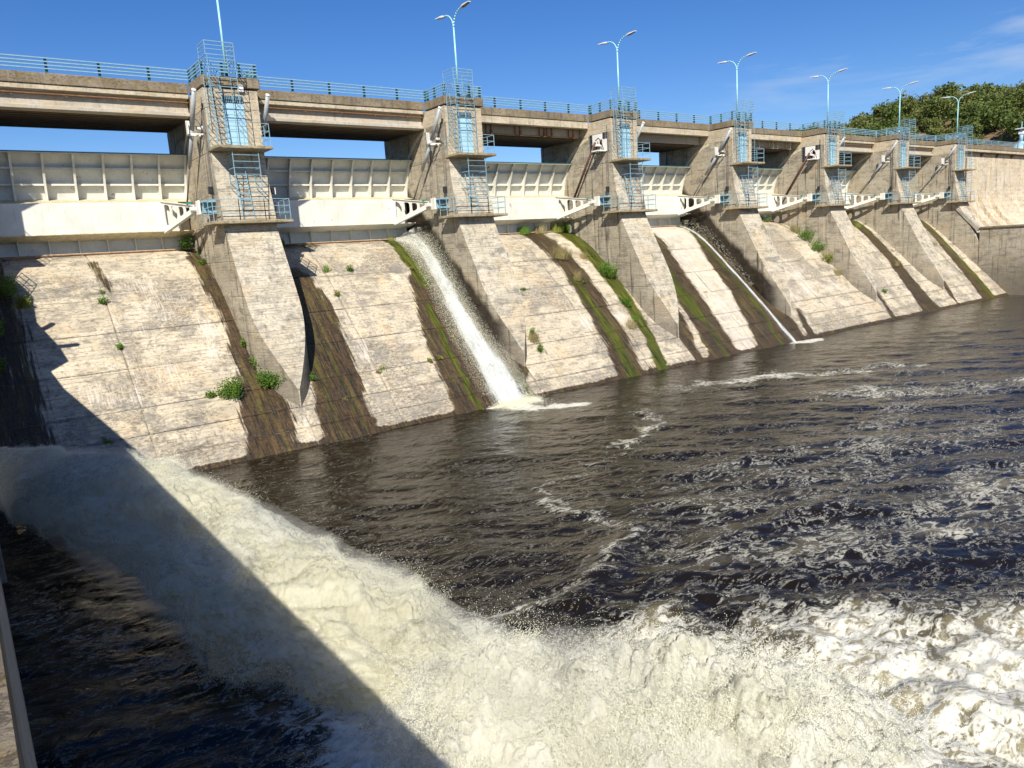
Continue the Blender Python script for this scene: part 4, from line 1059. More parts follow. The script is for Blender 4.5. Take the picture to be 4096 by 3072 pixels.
# ------------------------------------------------------------------ weeds on the spillway
def weed_mesh(kind, seed, n, rad, hgt):
    r = np.random.default_rng(seed); V = []; F = []
    if kind == 'grass':
        for k in range(n):
            a = r.uniform(0, 6.28); d = rad*math.sqrt(r.uniform()); bx_, by_ = d*math.cos(a), d*math.sin(a)
            h = hgt*r.uniform(.45, 1.1); lean = r.normal(size=2)*.22*h; w = r.uniform(.006, .014); c, s = math.cos(a), math.sin(a)
            i = len(V); V += [(bx_-w*s, by_+w*c, -.05), (bx_+w*s, by_-w*c, -.05), (bx_+lean[0]*.5+w*s*.7, by_+lean[1]*.5-w*c*.7, h*.55), (bx_+lean[0]*.5-w*s*.7, by_+lean[1]*.5+w*c*.7, h*.55), (bx_+lean[0], by_+lean[1], h)]
            F += [(i, i+1, i+2, i+3), (i+3, i+2, i+4)]
    else:
        ns = max(4, n//28)
        for k in range(ns):
            a = r.uniform(0, 6.28); d = rad*math.sqrt(r.uniform())*.7; b0 = np.array([d*math.cos(a), d*math.sin(a), -.05])
            top = b0+np.array([r.normal()*.25*rad, r.normal()*.25*rad, hgt*r.uniform(.5, 1.1)])
            for q in range(n//ns):
                t_ = r.uniform(.12, 1); P = b0+(top-b0)*t_; dr = r.normal(size=3); dr[2] = abs(dr[2])*.5+.15; dr /= np.linalg.norm(dr)
                P = P+dr*.05*r.uniform(.2, 1.6); sd = np.cross(dr, r.normal(size=3)); sd /= np.linalg.norm(sd); L = r.uniform(.05, .11); w = L*.30
                i = len(V); V += [tuple(P), tuple(P+dr*L*.5+sd*w), tuple(P+dr*L), tuple(P+dr*L*.5-sd*w)]; F.append((i, i+1, i+2, i+3))
    return V, F
def weed(x, y, kind, mat, rad, hgt, n, label, seed):
    z = float(zspill(y))
    if kind == 'grass': n = int(n*.45); hgt *= 1.15
    else: rad *= 1.15; hgt *= 1.15; n = int(n*1.25)
    V, F = weed_mesh(kind, seed, n, rad, hgt)
    t = thing('grass_tuft' if kind == 'grass' else 'leafy_weed', label, 'plant', (x, y, z))
    o = link('blades' if kind == 'grass' else 'foliage', setmesh('leaves', V, F, M[mat]), t)
    sl_ = .5 if y < 5 else 0
    # root clod, follows the slope
    MB().bar((-rad*.5, 0, -.03), (rad*.5, 0, -.03), .07, 6).build('root_clod', M['ground'], t)
    t.rotation_euler = (sl_*.6, 0, 0)
W = [(3.25, 3.1, 'leaf', 'leaf', .45, .75, 900, 'tall green weed at the upper left of the first chute, half in shadow'),
     (3.75, 2.4, 'leaf', 'ylw', .38, .55, 620, 'yellow-green sunlit weed beside the shadow edge on the first chute'),
     (2.3, 1.2, 'leaf', 'leaf', .6, .8, 900, 'dark weed hanging in the shadow at the left edge'),
     (2.1, -.2, 'leaf', 'leaf', .5, .6, 600, 'lowest shaded weed at the left edge of the first chute'),
     (10.95, -2.6, 'leaf', 'leaf', .56, .80, 1700, 'bushy green weed left of the brown streak near the nearest pier'),
     (10.1, -2.45, 'leaf', 'leaf', .18, .25, 200, 'tiny weed in the joint left of the bushy weed'),
     (12.95, -2.4, 'leaf', 'leaf', .66, .75, 2400, 'largest bright green weed against the foot of the nearest pier'),
     (12.8, -1.5, 'leaf', 'leaf', .44, .52, 1000, 'bright green weed just above the largest one on the nearest pier'),
     (12.65, -.45, 'leaf', 'leaf', .26, .35, 380, 'small weed highest along the foot of the nearest pier'),
     (7.1, .1, 'leaf', 'leaf', .14, .22, 150, 'tiny weed on the crack in the middle of the first chute'),
     (6.95, 2.3, 'leaf', 'leaf', .14, .3, 220, 'thin weeds on the upper part of the crack of the first chute'),
     (12.1, 6.2, 'leaf', 'leaf', .35, .85, 700, 'dark leafy weed under the gate corner left of the nearest pier'),
     (12.7, 5.4, 'leaf', 'leaf', .26, .35, 330, 'sunlit weed at the foot of the gate beside the nearest pier'),
     (12.3, 4.4, 'leaf', 'leaf', .2, .2, 200, 'small weed on the brown streak below the first gate corner'),
     (17.4, 6.1, 'leaf', 'leaf', .35, .5, 420, 'dark weed at the foot of the second gate near its left end'),
     (18.9, 3.2, 'grass', 'leaf', .3, .35, 200, 'green grass growing on the upper joint of the second chute'),
     (20.3, 3.0, 'leaf', 'leaf', .16, .35, 200, 'small upright weed on the upper joint of the second chute'),
     (18.7, 1.6, 'leaf', 'ylw', .14, .25, 160, 'wispy weed on the pale crack of the second chute'),
     (15.0, -2.4, 'leaf', 'leaf', .22, .3, 260, 'small weed in the dark beside the right foot of the nearest pier'),
     (25.0, 6.3, 'grass', 'ylw', .35, .3, 200, 'pale grass at the gate foot left of the big waterfall'),
     (29.75, -2.2, 'grass', 'dry', .42, .5, 500, 'reddish dry grass at the foot of the second pier'),
     (29.9, -1.9, 'leaf', 'leaf', .15, .5, 160, 'small blue-green weed above the dry grass by the second pier'),
     (29.6, -2.9, 'leaf', 'leaf', .2, .35, 260, 'small green weed below the dry grass by the second pier'),
     (36.3, 6.35, 'grass', 'leaf', .55, .62, 900, 'green grass under the left half of the third gate'),
     (37.9, 6.4, 'grass', 'dry', .65, .60, 900, 'dry yellow grass under the middle of the third gate'),
     (39.5, 6.4, 'grass', 'ylw', .6, .75, 900, 'tall grass tuft under the right end of the third gate'),
     (40.3, 6.2, 'leaf', 'leaf', .35, .7, 600, 'leafy weed in the corner of the third gate by the third pier'),
     (36.9, 3.0, 'grass', 'dry', .85, .62, 1300, 'upper clump of dry grass on the brown stripe'),
     (36.8, 1.2, 'grass', 'dry', .38, .55, 600, 'middle clump of dry grass on the brown stripe'),
     (39.8, 1.2, 'leaf', 'leaf', .70, .85, 2200, 'large bright green weed on the green moss stripe'),
     (38.9, 2.7, 'grass', 'dry', .35, .4, 350, 'reddish dry grass on the pale strip beside the moss'),
     (39.3, -.95, 'leaf', 'leaf', .42, .5, 1000, 'round green weed lower down the moss stripe'),
     (38.4, -2.3, 'grass', 'dry', .5, .45, 500, 'pale grass between the stripes near the water'),
     (39.0, -2.0, 'leaf', 'leaf', .3, .3, 300, 'low green weed at the bottom of the moss stripe'),
     (67.0, 6.3, 'leaf', 'leaf', .6, .6, 800, 'green weed under the fifth gate corner'),
     (68.3, 3.9, 'grass', 'dry', .6, .7, 600, 'top clump of the slanting weed row on the fifth chute'),
     (68.35, 2.8, 'leaf', 'leaf', .80, .95, 1500, 'second clump down the slanting weed row'),
     (68.3, 1.6, 'leaf', 'leaf', .80, .95, 1500, 'third clump down the slanting weed row, greenest'),
     (68.2, .5, 'leaf', 'ylw', .70, .8, 1000, 'fourth clump down the slanting weed row, yellowish'),
     (68.0, -.7, 'grass', 'dry', .4, .5, 500, 'lowest dry clump of the slanting weed row'),
     (80.5, 4.0, 'grass', 'ylw', .5, .4, 400, 'yellow grass high on the sixth chute'),
     (79.7, -.6, 'grass', 'dry', .5, .5, 400, 'dry grass on the brown stripe of the sixth chute'),
     (72.6, -2.9, 'leaf', 'leaf', .3, .3, 250, 'small weed at the foot of the fifth pier'),
     (92.0, 1.0, 'grass', 'dry', .35, .35, 200, 'sparse grass on the crack of the farthest chute')]
for k, w in enumerate(W): weed(*w, 100+k)

for k in range(11):
    bay = rr.choice([0, 0, 1, 1, 1, 2, 2, 3, 4, 5]); y = rr.choice(JY[1:6])+rr.uniform(-.03, .03); x = 14*bay+rr.uniform(2.2, 12.2)
    if rr.random() < .35: x = VJ[bay]+rr.uniform(-.06, .06); y = rr.uniform(-4, 5)
    kd = rr.random() < .5; V, F = weed_mesh('grass' if kd else 'leaf', 900+k, 60 if kd else 110, rr.uniform(.10, .28), rr.uniform(.10, .24))
    t = thing('joint_weed', 'small tuft of weed growing from a joint between the spillway slabs', 'plant', (x, y, float(zspill(y))), 'small weeds growing in the spillway joints')
    link('blades' if kd else 'foliage', setmesh('leaves', V, F, M[rr.choice(['leaf', 'ylw', 'dry', 'dry'])]), t); t.rotation_euler = (.3, 0, 0)

# ------------------------------------------------------------------ river surface
def axis(segs):
    out_ = [segs[0][0]]
    for a, b_, s0, s1 in segs:
        x = a
        while x < b_-1e-6:
            t_ = (x-a)/(b_-a); x += s0+(s1-s0)*t_; out_.append(min(x, b_))
    return np.unique(np.array(out_))
ax = axis([(-2, 26, .085, .085), (26, 50, .085, .20), (50, 97.2, .20, .5), (97.2, 260, .8, 12)])
ay = axis([(-160, -60, 12, .9), (-60, -39, .9, .12), (-39, -16, .085, .085), (-16, -3, .085, .16)])
WXX, WYY = np.meshgrid(ax, ay, indexing='ij')
# foam field, world-space: impact pool, the boil and the outflow that swings to the right
def seg_d(X, Y, a, b_):
    d = np.array(b_)-np.array(a); L = (d**2).sum(); t_ = np.clip(((X-a[0])*d[0]+(Y-a[1])*d[1])/L, 0, 1)
    return np.hypot(X-a[0]-t_*d[0], Y-a[1]-t_*d[1]), t_
wx = WXX+(fbm(WXX*.3, WYY*.3, oct=4, seed=71)-.5)*2.6; wy = WYY+(fbm(WXX*.3, WYY*.3, oct=4, seed=72)-.5)*2.6
d1, t1 = seg_d(wx, wy, (7.4, -27.0), (10.4, -32))
boil = np.exp(-(d1/2.7)**4)
d2, t2 = seg_d(wx, wy, (12, -30.5), (21, -38))
heavy = np.exp(-(d2/3.9)**4)
d3, t3 = seg_d(wx, wy, (19, -34.5), (42, -36))
streaks = np.exp(-(d3/7.5)**2)*.34
d4, t4 = seg_d(wx, wy, (22, -26), (46, -18)); far = np.exp(-(d4/2.0)**2)*.25
d5 = np.hypot(wx-25.6, wy+6.2); fallfoot = np.exp(-(d5/1.3)**2)*.95
d5b, _ = seg_d(wx, wy, (26, -6.6), (28, -8.4)); fallfoot = np.maximum(fallfoot, np.exp(-(d5b/.65)**2)*.75)
d5c, _ = seg_d(WXX, WYY, (24.1, -5.35), (27.0, -5.6)); fallfoot = np.maximum(fallfoot, np.exp(-(d5c/.38)**2)*.95)
d6, _ = seg_d(wx, wy, (53, -5.0), (55.5, -6.5)); streamfoot = np.exp(-(d6/.45)**2)*.8
d7, _ = seg_d(wx, wy, (1.6, -15.5), (5.5, -26)); leftfoam = np.exp(-(d7/1.1)**2)*.27
def poly_foam(P_, wdt, wb=.6, fs=.9, sd=8):
    X_ = WXX+(fbm(WXX*fs, WYY*fs, oct=4, seed=sd)-.5)*wb*2; Y_ = WYY+(fbm(WXX*fs, WYY*fs, oct=4, seed=sd+5)-.5)*wb*2; d_ = None
    for a_, b__ in zip(P_[:-1], P_[1:]):
        q_, _ = seg_d(X_, Y_, a_, b__); d_ = q_ if d_ is None else np.minimum(d_, q_)
    return np.exp(-(d_/wdt)**2)*(.35+1.1*fbm(WXX*.5, WYY*.5, oct=4, seed=sd+50))
wl = poly_foam([(18.9, -18.0), (17.7, -17.5), (17.0, -18.0), (16.7, -19.2)], .30, .8)*.46
wl = np.maximum(wl, poly_foam([(16.7, -19.2), (16.4, -20.4), (16.7, -21.5), (16.6, -22.6), (16.2, -23.5)], .50, 1.2)*.38)
wl = np.maximum(wl, poly_foam([(16.1, -23.4), (15.1, -23.6), (13.7, -24.4), (12.6, -25.2), (11.7, -25.0), (10.0, -24.4)], .38, .7)*.42)
wl = np.maximum(wl, poly_foam([(28.6, -12.7), (27.1, -14.7), (22.4, -17.1), (20.6, -17.5)], .55, 1.2)*.42)
wl = np.maximum(wl, poly_foam([(33.9, -9.7), (39.5, -12.1), (44.5, -15.2), (47.4, -16.6)], 1.2, 1.5)*.42)
wl = np.maximum(wl, poly_foam([(37.2, -17.8), (44.4, -24.1), (52, -30)], 1.6, 1.6)*.38)
wl = np.maximum(wl, poly_foam([(18.4, -23.9), (25.7, -22.5), (30.9, -24.6), (36, -27)], 3.0, 1.8)*.27)
wl = np.maximum(wl, poly_foam([(17.5, -27.0), (22, -29), (28.8, -30.2)], 2.8, 1.6)*.33)
big = fbm(WXX*.16, WYY*.30, oct=4, seed=91)
streaks *= .35+.65*sstep(.25, .6, big); far *= sstep(.38, .58, big)
FOAM = np.clip(np.maximum.reduce([boil*1.15, heavy*(.36+.34*fbm(WXX*.6, WYY*.6, oct=4, seed=93)), streaks, far, fallfoot, streamfoot, leftfoam, wl]), 0, 1.2)
turb = np.clip(boil*1.0+heavy*.75+streaks*.7+far*.55+.05, 0, 1.1)
amp0 = .045+.045*sstep(-5, -16, WYY)
rx = WXX*.81-WYY*.59; ry = WXX*.59+WYY*.81
H = amp0*((fbm(rx*.30, ry*.80, oct=4, seed=31, gain=.45)-.5)*3.0+(fbm(rx*1.2, ry*2.6, oct=3, seed=37, gain=.5)-.5)*.55)
H += .11*turb**.8*(fbm(WXX*.45, WYY*.8, oct=6, seed=32, gain=.52, ridge=True)-.5)*2.4
H += .30*boil*(.6-fbm(WXX*.8, WYY*.8, oct=7, seed=35, gain=.58, ridge=True))*2
H += .24*heavy*(.6-fbm(WXX*.7, WYY*.7, oct=7, seed=36, gain=.56, ridge=True))*2
H += .25*np.exp(-(d1/2.4)**2)
H += .05*wl
# standing wave where the jet current meets the pool
d10, _ = seg_d(WXX, WYY, (12.3, -25.3), (16.4, -23.2)); H += .20*np.exp(-(d10/.55)**2)*(.6+.8*fbm(WXX*.9, WYY*.9, oct=3, seed=2))
d11, _ = seg_d(WXX, WYY, (17, -25.5), (22.5, -26.3)); H += .12*np.exp(-(d11/.5)**2)
fade = np.exp(-np.clip(WXX-60, 0, None)/60); H *= fade
mwt, t, p, o_ = nt('river_water'); b = NB(t)
at = b.n('ShaderNodeAttribute'); at.attribute_name = 'foam'; fo = at.outputs['Fac']
n_a = b.noise(b.pos((.8, 1.5, 1), (0, 0, .5)), 1.0, 9, .62, 1.2); n_b = b.noise(b.pos((1, 1.7, 1), (0, 0, .5), off=(5, 8, 1)), 3.0, 8, .64, .8); n_c = b.noise(b.pos(), 9, 6, .75)
ra = b.math('ABSOLUTE', b.math('SUBTRACT', n_a, .5)); rb = b.math('ABSOLUTE', b.math('SUBTRACT', n_b, .5))
lace = b.math('ADD', b.math('MULTIPLY', ra, 1.0), b.math('MULTIPLY', rb, .9))
lace = b.math('ADD', lace, b.math('MULTIPLY', b.math('SUBTRACT', n_c, .5), .10))
thr = b.math('MULTIPLY', b.math('POWER', fo, 1.5), .36)
mask = b.math('MULTIPLY', b.ramp(b.math('SUBTRACT', thr, lace), -.065, .075), b.ramp(fo, .12, .6, .66, 1.0))
deep = b.mix(b.ramp(b.math('ADD', fo, b.math('MULTIPLY', b.math('SUBTRACT', n_a, .5), .5)), .24, .70), (.0105, .0072, .0032), (.31, .27, .165))
col = b.mix(mask, deep, b.mix(b.ramp(n_b, .4, .62), (.52, .50, .40), (.72, .71, .65)))
b.l(col, p.inputs['Base Color']); b.l(b.ramp(mask, 0, 1, .03, .95), p.inputs['Roughness']); p.inputs['IOR'].default_value = 1.36
rip = b.math('ADD', b.math('MULTIPLY', b.noise(b.pos((1, 1.9, 1), (0, 0, .63)), 1.0, 5, .52, 1.2), 1.7), b.math('MULTIPLY', b.noise(b.pos((1, 1.7, 1), (0, 0, .63)), 6, 3, .5), .10))
hb = b.math('ADD', rip, b.math('MULTIPLY', mask, .25))
b.bump(hb, .45, .085, p)
me = setmesh('river_water', np.stack([WXX, WYY, ZW+H], -1).reshape(-1, 3), grid_faces(len(ax), len(ay)), mwt, True)
a_ = me.attributes.new('foam', 'FLOAT', 'POINT'); a_.data.foreach_set('value', FOAM.astype(np.float32).ravel())
structure(link('river_water', me))

# ------------------------------------------------------------------ the big jet from the outlet
tk = np.array([-.25, 0, .2, .4, .55, .7, .85, 1.0, 1.15])
Tx = np.interp; 
TP = np.array([(-.3, -4.2, -7.6), (1.6, -8.2, -7.85), (3.3, -11.3, -7.85), (5.15, -14.8, -7.85), (6.3, -17.6, -8.62), (7.5, -20.7, -9.50), (8.5, -23.5, -10.2), (9.3, -25.9, -11.1), (10.2, -28.0, -12.0)])
LP_ = np.array([(-.2, -6.5, -8.8), (.95, -9.6, -9.05), (1.9, -13.6, -9.2), (3.0, -17.6, -9.6), (3.7, -19.9, -10.0), (4.5, -22.3, -10.5), (5.6, -24.9, -11.0), (7.0, -27.4, -11.3), (8.4, -29.6, -11.7)])
def smooth_interp(t_, K, P):
    # Catmull-Rom through the keys
    out_ = np.zeros(t_.shape+(3,)); idx = np.clip(np.searchsorted(K, t_)-1, 0, len(K)-2)
    u = (t_-K[idx])/(K[idx+1]-K[idx]); p0 = P[np.clip(idx-1, 0, len(K)-1)]; p1 = P[idx]; p2 = P[idx+1]; p3 = P[np.clip(idx+2, 0, len(K)-1)]
    u = u[..., None]
    return .5*((2*p1)+(-p0+p2)*u+(2*p0-5*p1+4*p2-p3)*u*u+(-p0+3*p1-3*p2+p3)*u**3)
def jet_surface(t_, s_, thick=1.0):
    """t along the flow, s in [0,1) round the section"""
    T = smooth_interp(t_, tk, TP); L = smooth_interp(t_, tk, LP_)
    C_ = (T+L)/2; A = (T-L)/2
    dt = (smooth_interp(t_+.01, tk, TP)+smooth_interp(t_+.01, tk, LP_)-T-L)/2
    N = np.cross(A, dt); N /= np.linalg.norm(N, axis=-1)[..., None]; N = np.where(N[..., 2:3] < 0, -N, N)
    ph = 2*np.pi*s_
    th = np.interp(t_, [-.25, 0, .5, 1.15], [.55, .62, .95, 1.25])*thick
    sn = np.sin(ph); cs = np.cos(ph)
    return C_+A*(np.sign(cs)*np.abs(cs)**.85)[..., None]+N*(sn*th*.62)[..., None], N
jr = thing('water_jet', 'thick yellowish jet of water shooting from the left edge into the river', 'water jet', (1, -8, -8))
def jet_shell(name, mat, nt_, ns, grow, amp, seed, dens):
    t_ = np.linspace(-.22, 1.13, nt_); s_ = np.linspace(0, 1, ns)
    T_, S_ = np.meshgrid(t_, s_, indexing='ij')
    P, N = jet_surface(T_, S_)
    P2, _ = jet_surface(T_, np.full_like(S_, .25), 1); ctr = smooth_interp(T_, tk, (TP+LP_)/2)
    D = P-ctr; D /= np.linalg.norm(D, axis=-1)[..., None]+1e-6
    x, y, z = P[..., 0], P[..., 1], P[..., 2]
    # flow-stretched turbulence
    fx = x*.47-y*.88; fy = x*.88+y*.47
    h = .40+(fbm(fx*.60+1, fy*.95, z*.95, oct=7, seed=seed, gain=.55)-.5)*1.7
    h2 = fbm(fx*1.5, fy*4.6, z*4.6, oct=5, seed=seed+9, gain=.72)
    k = amp*np.interp(T_, [-.22, .1, .6, 1.1], [.35, .6, 1.0, 1.35])
    dd = (h-.40)*1.25*k+(h2-.5)*.42*k+grow*np.interp(T_, [-.2, .2, 1.1], [.35, .8, 1.5])
    P = P+D*dd[..., None]
    P[:, -1] = P[:, 0]
    me = setmesh(name, P.reshape(-1, 3)-np.array([1, -8, -8]), grid_faces(nt_, ns), mat, True)
    if dens is not None:
        cs = np.cos(2*np.pi*S_)
        dv = dens+.26*np.clip(cs, 0, 1)-.42*np.clip(-cs, 0, 1)**1.5*np.interp(T_, [0, .4, 1], [.2, 1.0, .8])
        dv = dv+(fbm(fx*.3, fy*.7, oct=4, seed=seed+40)-.5)*.9
        a_ = me.attributes.new('dens', 'FLOAT', 'POINT'); a_.data.foreach_set('value', dv.astype(np.float32).ravel())
    return link(name, me, jr), P
M['jetcore'] = foammat('jet_core', (.60, .56, .36), (.84, .81, .62), alpha=(1.8, 9.), trans=.42, thr=(.40, .60))
jet_shell('jet_core', M['jetcore'], 620, 260, -.12, .88, 200, .78)
jet_shell('jet_veil', M['spray'], 620, 260, .03, .55, 300, .50)

def gn_points():
    ng = bpy.data.node_groups.new('spray_points', 'GeometryNodeTree')
    ng.interface.new_socket('Geometry', in_out='INPUT', socket_type='NodeSocketGeometry'); ng.interface.new_socket('Geometry', in_out='OUTPUT', socket_type='NodeSocketGeometry')
    i_ = ng.nodes.new('NodeGroupInput'); o_ = ng.nodes.new('NodeGroupOutput'); m_ = ng.nodes.new('GeometryNodeMeshToPoints')
    a_ = ng.nodes.new('GeometryNodeInputNamedAttribute'); a_.data_type = 'FLOAT'; a_.inputs['Name'].default_value = 'rad'
    sm = ng.nodes.new('GeometryNodeSetMaterial'); sm.inputs['Material'].default_value = M['drop']
    ng.links.new(i_.outputs[0], m_.inputs['Mesh']); ng.links.new(a_.outputs['Attribute'], m_.inputs['Radius']); ng.links.new(m_.outputs[0], sm.inputs[0]); ng.links.new(sm.outputs[0], o_.inputs[0])
    return ng
GNP = gn_points()
def drops(name, P, size, parent, loc=(0, 0, 0)):
    me = bpy.data.meshes.new(name); P = (P-np.array(loc)).astype(np.float32)
    me.vertices.add(len(P)); me.vertices.foreach_set('co', P.ravel()); me.materials.append(M['drop'])
    at_ = me.attributes.new('rad', 'FLOAT', 'POINT'); at_.data.foreach_set('value', size.astype(np.float32))
    o = link(name, me, parent); md = o.modifiers.new('points', 'NODES'); md.node_group = GNP; o['kind'] = 'stuff'; return o
def jet_drops(n):
    t_ = rng.uniform(-.2, 1.12, n); far_ = rng.uniform(size=n) < .45
    s_ = np.where(far_, rng.normal(0, .11, n) % 1, rng.uniform(0, .56, n)-.03) % 1
    P, N = jet_surface(t_, s_); ctr = smooth_interp(t_, tk, (TP+LP_)/2)
    D = P-ctr; D /= np.linalg.norm(D, axis=-1)[:, None]+1e-6
    x, y, z = P.T; fx = x*.47-y*.88; fy = x*.88+y*.47
    cl = .40+(fbm(fx*.60+1, fy*.95, z*.95, oct=7, seed=200, gain=.55)-.5)*1.7
    cf = fbm(fx*1.1, fy*3.2, z*3.2, oct=4, seed=77, gain=.7)
    k = np.interp(t_, [-.2, .2, 1.1], [.5, .8, 1.5])
    e = rng.exponential(.11, n)*k*(.15+4.0*np.clip(cf-.42, 0, 1))
    tail = far_ & (rng.uniform(size=n) < .10); e = np.where(tail, rng.exponential(.26, n)*k, e)
    dd = (cl-.40)*.88*1.25*k+e-.05
    P = P+D*dd[:, None]+rng.normal(0, .03, (n, 3))
    return P, rng.uniform(.0022, .0066, n)*np.where(tail, .6, 1.0)
P, sz = jet_drops(420000); drops('spray_drops', P, sz, jr, (1, -8, -8))
def mistmat(dens_):
    m, t, p, o = nt('spray_mist'); t.nodes.remove(p); v = t.nodes.new('ShaderNodeVolumePrincipled'); v.inputs['Color'].default_value = (.97, .97, .93, 1); v.inputs['Density'].default_value = dens_; v.inputs['Anisotropy'].default_value = .2
    t.links.new(v.outputs[0], o.inputs['Volume']); return m
M['mist'] = mistmat(.22)
nt_, ns_ = 160, 60
T_, S_ = np.meshgrid(np.linspace(-.12, 1.08, nt_), np.arange(ns_)/ns_, indexing='ij')
P, N = jet_surface(T_, S_, 1.5); ctr = smooth_interp(T_, tk, (TP+LP_)/2); D = P-ctr
P = P+D/(np.linalg.norm(D, axis=-1)[..., None]+1e-6)*np.interp(T_, [-.1, .3, 1.1], [.05, .20, .45])[..., None]*(.1+1.9*fbm(P[..., 0]*1.1, P[..., 1]*1.1, P[..., 2]*1.1, oct=4, seed=3))[..., None]
V = (P.reshape(-1, 3)-np.array([1, -8, -8])).tolist(); F = [(a*ns_+k, a*ns_+(k+1) % ns_, (a+1)*ns_+(k+1) % ns_, (a+1)*ns_+k) for a in range(nt_-1) for k in range(ns_)]
F += [tuple(range(ns_-1, -1, -1)), tuple(range((nt_-1)*ns_, nt_*ns_))]
tag(link('mist', setmesh('mist', V, F, M['mist']), jr), kind='stuff')

# boil where the jet lands: heaped white water with spray above it
br = thing('boiling_foam', 'heaped white boil of foam where the jet lands', 'foam', (12, -30, ZW))
def boil_shell(name, mat, n, grow, amp, seed, dens):
    xs_ = np.linspace(3.0, 21.5, n); ys_ = np.linspace(-38, -23.5, int(n*.8))
    X, Y = np.meshgrid(xs_, ys_, indexing='ij')
    e1, q1 = seg_d(X, Y, (7.6, -27.6), (10.2, -31.8)); e2, q2 = seg_d(X, Y, (10.0, -30.2), (11.6, -31.2))
    hh = .62*np.exp(-(e1/2.4)**2)+.22*np.exp(-(e2/2.2)**2)
    e3 = np.hypot(X-9.3, Y+28.6); hh += .24*np.exp(-(e3/1.2)**2); e4 = np.hypot(X-10.9, Y+30.2); hh += .22*np.exp(-(e4/1.0)**2)
    f = np.clip((fbm(X*.85, Y*.85, oct=7, seed=seed, gain=.60)-.5)*1.6+.5, 0, 1.1); g = fbm(X*3.4, Y*3.4, oct=5, seed=seed+5, gain=.70)
    edge = sstep(.02, .45, hh)
    Z = ZW+hh*(.5+f*1.0)+amp*edge*((f-.45)*1.2+(g-.5)*.9)+grow*edge-.34*(1-edge)-.05
    me = setmesh(name, np.stack([X-12, Y+30, Z-ZW], -1).reshape(-1, 3), grid_faces(*X.shape), mat, True)
    dv = dens+(hh-.42)*.7+(fbm(X*.45, Y*.45, oct=4, seed=seed+40)-.5)*.7
    a_ = me.attributes.new('dens', 'FLOAT', 'POINT'); a_.data.foreach_set('value', dv.astype(np.float32).ravel())
    link(name, me, br)
M['boilcore'] = foammat('boil_core', (.56, .55, .44), (.84, .83, .76), alpha=(2.6, 11.), trans=.42, thr=(.34, .62))
boil_shell('foam_heap', M['boilcore'], 460, .0, .42, 500, .56)
boil_shell('foam_veil', M['spray'], 420, .10, .55, 600, .34)
n = 190000; q = rng.uniform(0, 1, n); cc = np.stack([7.4+q*3.4+rng.normal(0, 1.25, n), -27.2-q*5.2+rng.normal(0, .95, n)], -1)
f = np.clip((fbm(cc[:, 0]*.85, cc[:, 1]*.85, oct=7, seed=500, gain=.60)-.5)*1.6+.5, 0, 1.1); g = fbm(cc[:, 0]*2., cc[:, 1]*2., oct=4, seed=44, gain=.7)
e1, _ = seg_d(cc[:, 0], cc[:, 1], (7.6, -27.6), (10.2, -31.8)); e2, _ = seg_d(cc[:, 0], cc[:, 1], (10.0, -30.2), (11.6, -31.2))
hh = .62*np.exp(-(e1/2.4)**2)+.22*np.exp(-(e2/2.2)**2)
z = ZW+hh*(.5+f)+.42*sstep(.02, .45, hh)*(f-.45)*1.5+rng.exponential(.12, n)*(.2+3.0*np.clip(g-.35, 0, 1))*(1+hh)
z = np.where(rng.uniform(size=n) < .07, z+rng.exponential(.30, n)*hh, z)
drops('spray_drops', np.concatenate([cc, z[:, None]], 1), rng.uniform(.0022, .0068, n), br, (12, -30, ZW))
V = []; F = []; na, nb_ = 48, 20
for a in range(nb_+1):
    for k in range(na):
        th, ph = math.pi/2*a/nb_, 2*math.pi*k/na
        r_ = 1+.30*(float(fbm(np.array([3*math.cos(ph)*math.sin(th)+5]), np.array([3*math.sin(ph)*math.sin(th)+5]), np.array([2*math.cos(th)]), oct=4, seed=8)[0])-.5)*2
        lx, ly, lz = 2.6*r_*math.sin(th)*math.cos(ph), 4.2*r_*math.sin(th)*math.sin(ph), 1.75*r_*math.cos(th)
        ca_, sa_ = math.cos(.52), math.sin(.52); V.append((lx*ca_-ly*sa_-3.1, lx*sa_+ly*ca_+.3, lz*.8))
for a in range(nb_):
    for k in range(na): F.append((a*na+k, (a+1)*na+k, (a+1)*na+(k+1) % na, a*na+(k+1) % na))
F.append(tuple(nb_*na+k for k in range(na))[::-1])
M['mist2'] = mistmat(.22)
tag(link('mist', setmesh('mist', V, F, M['mist2']), br), kind='stuff')

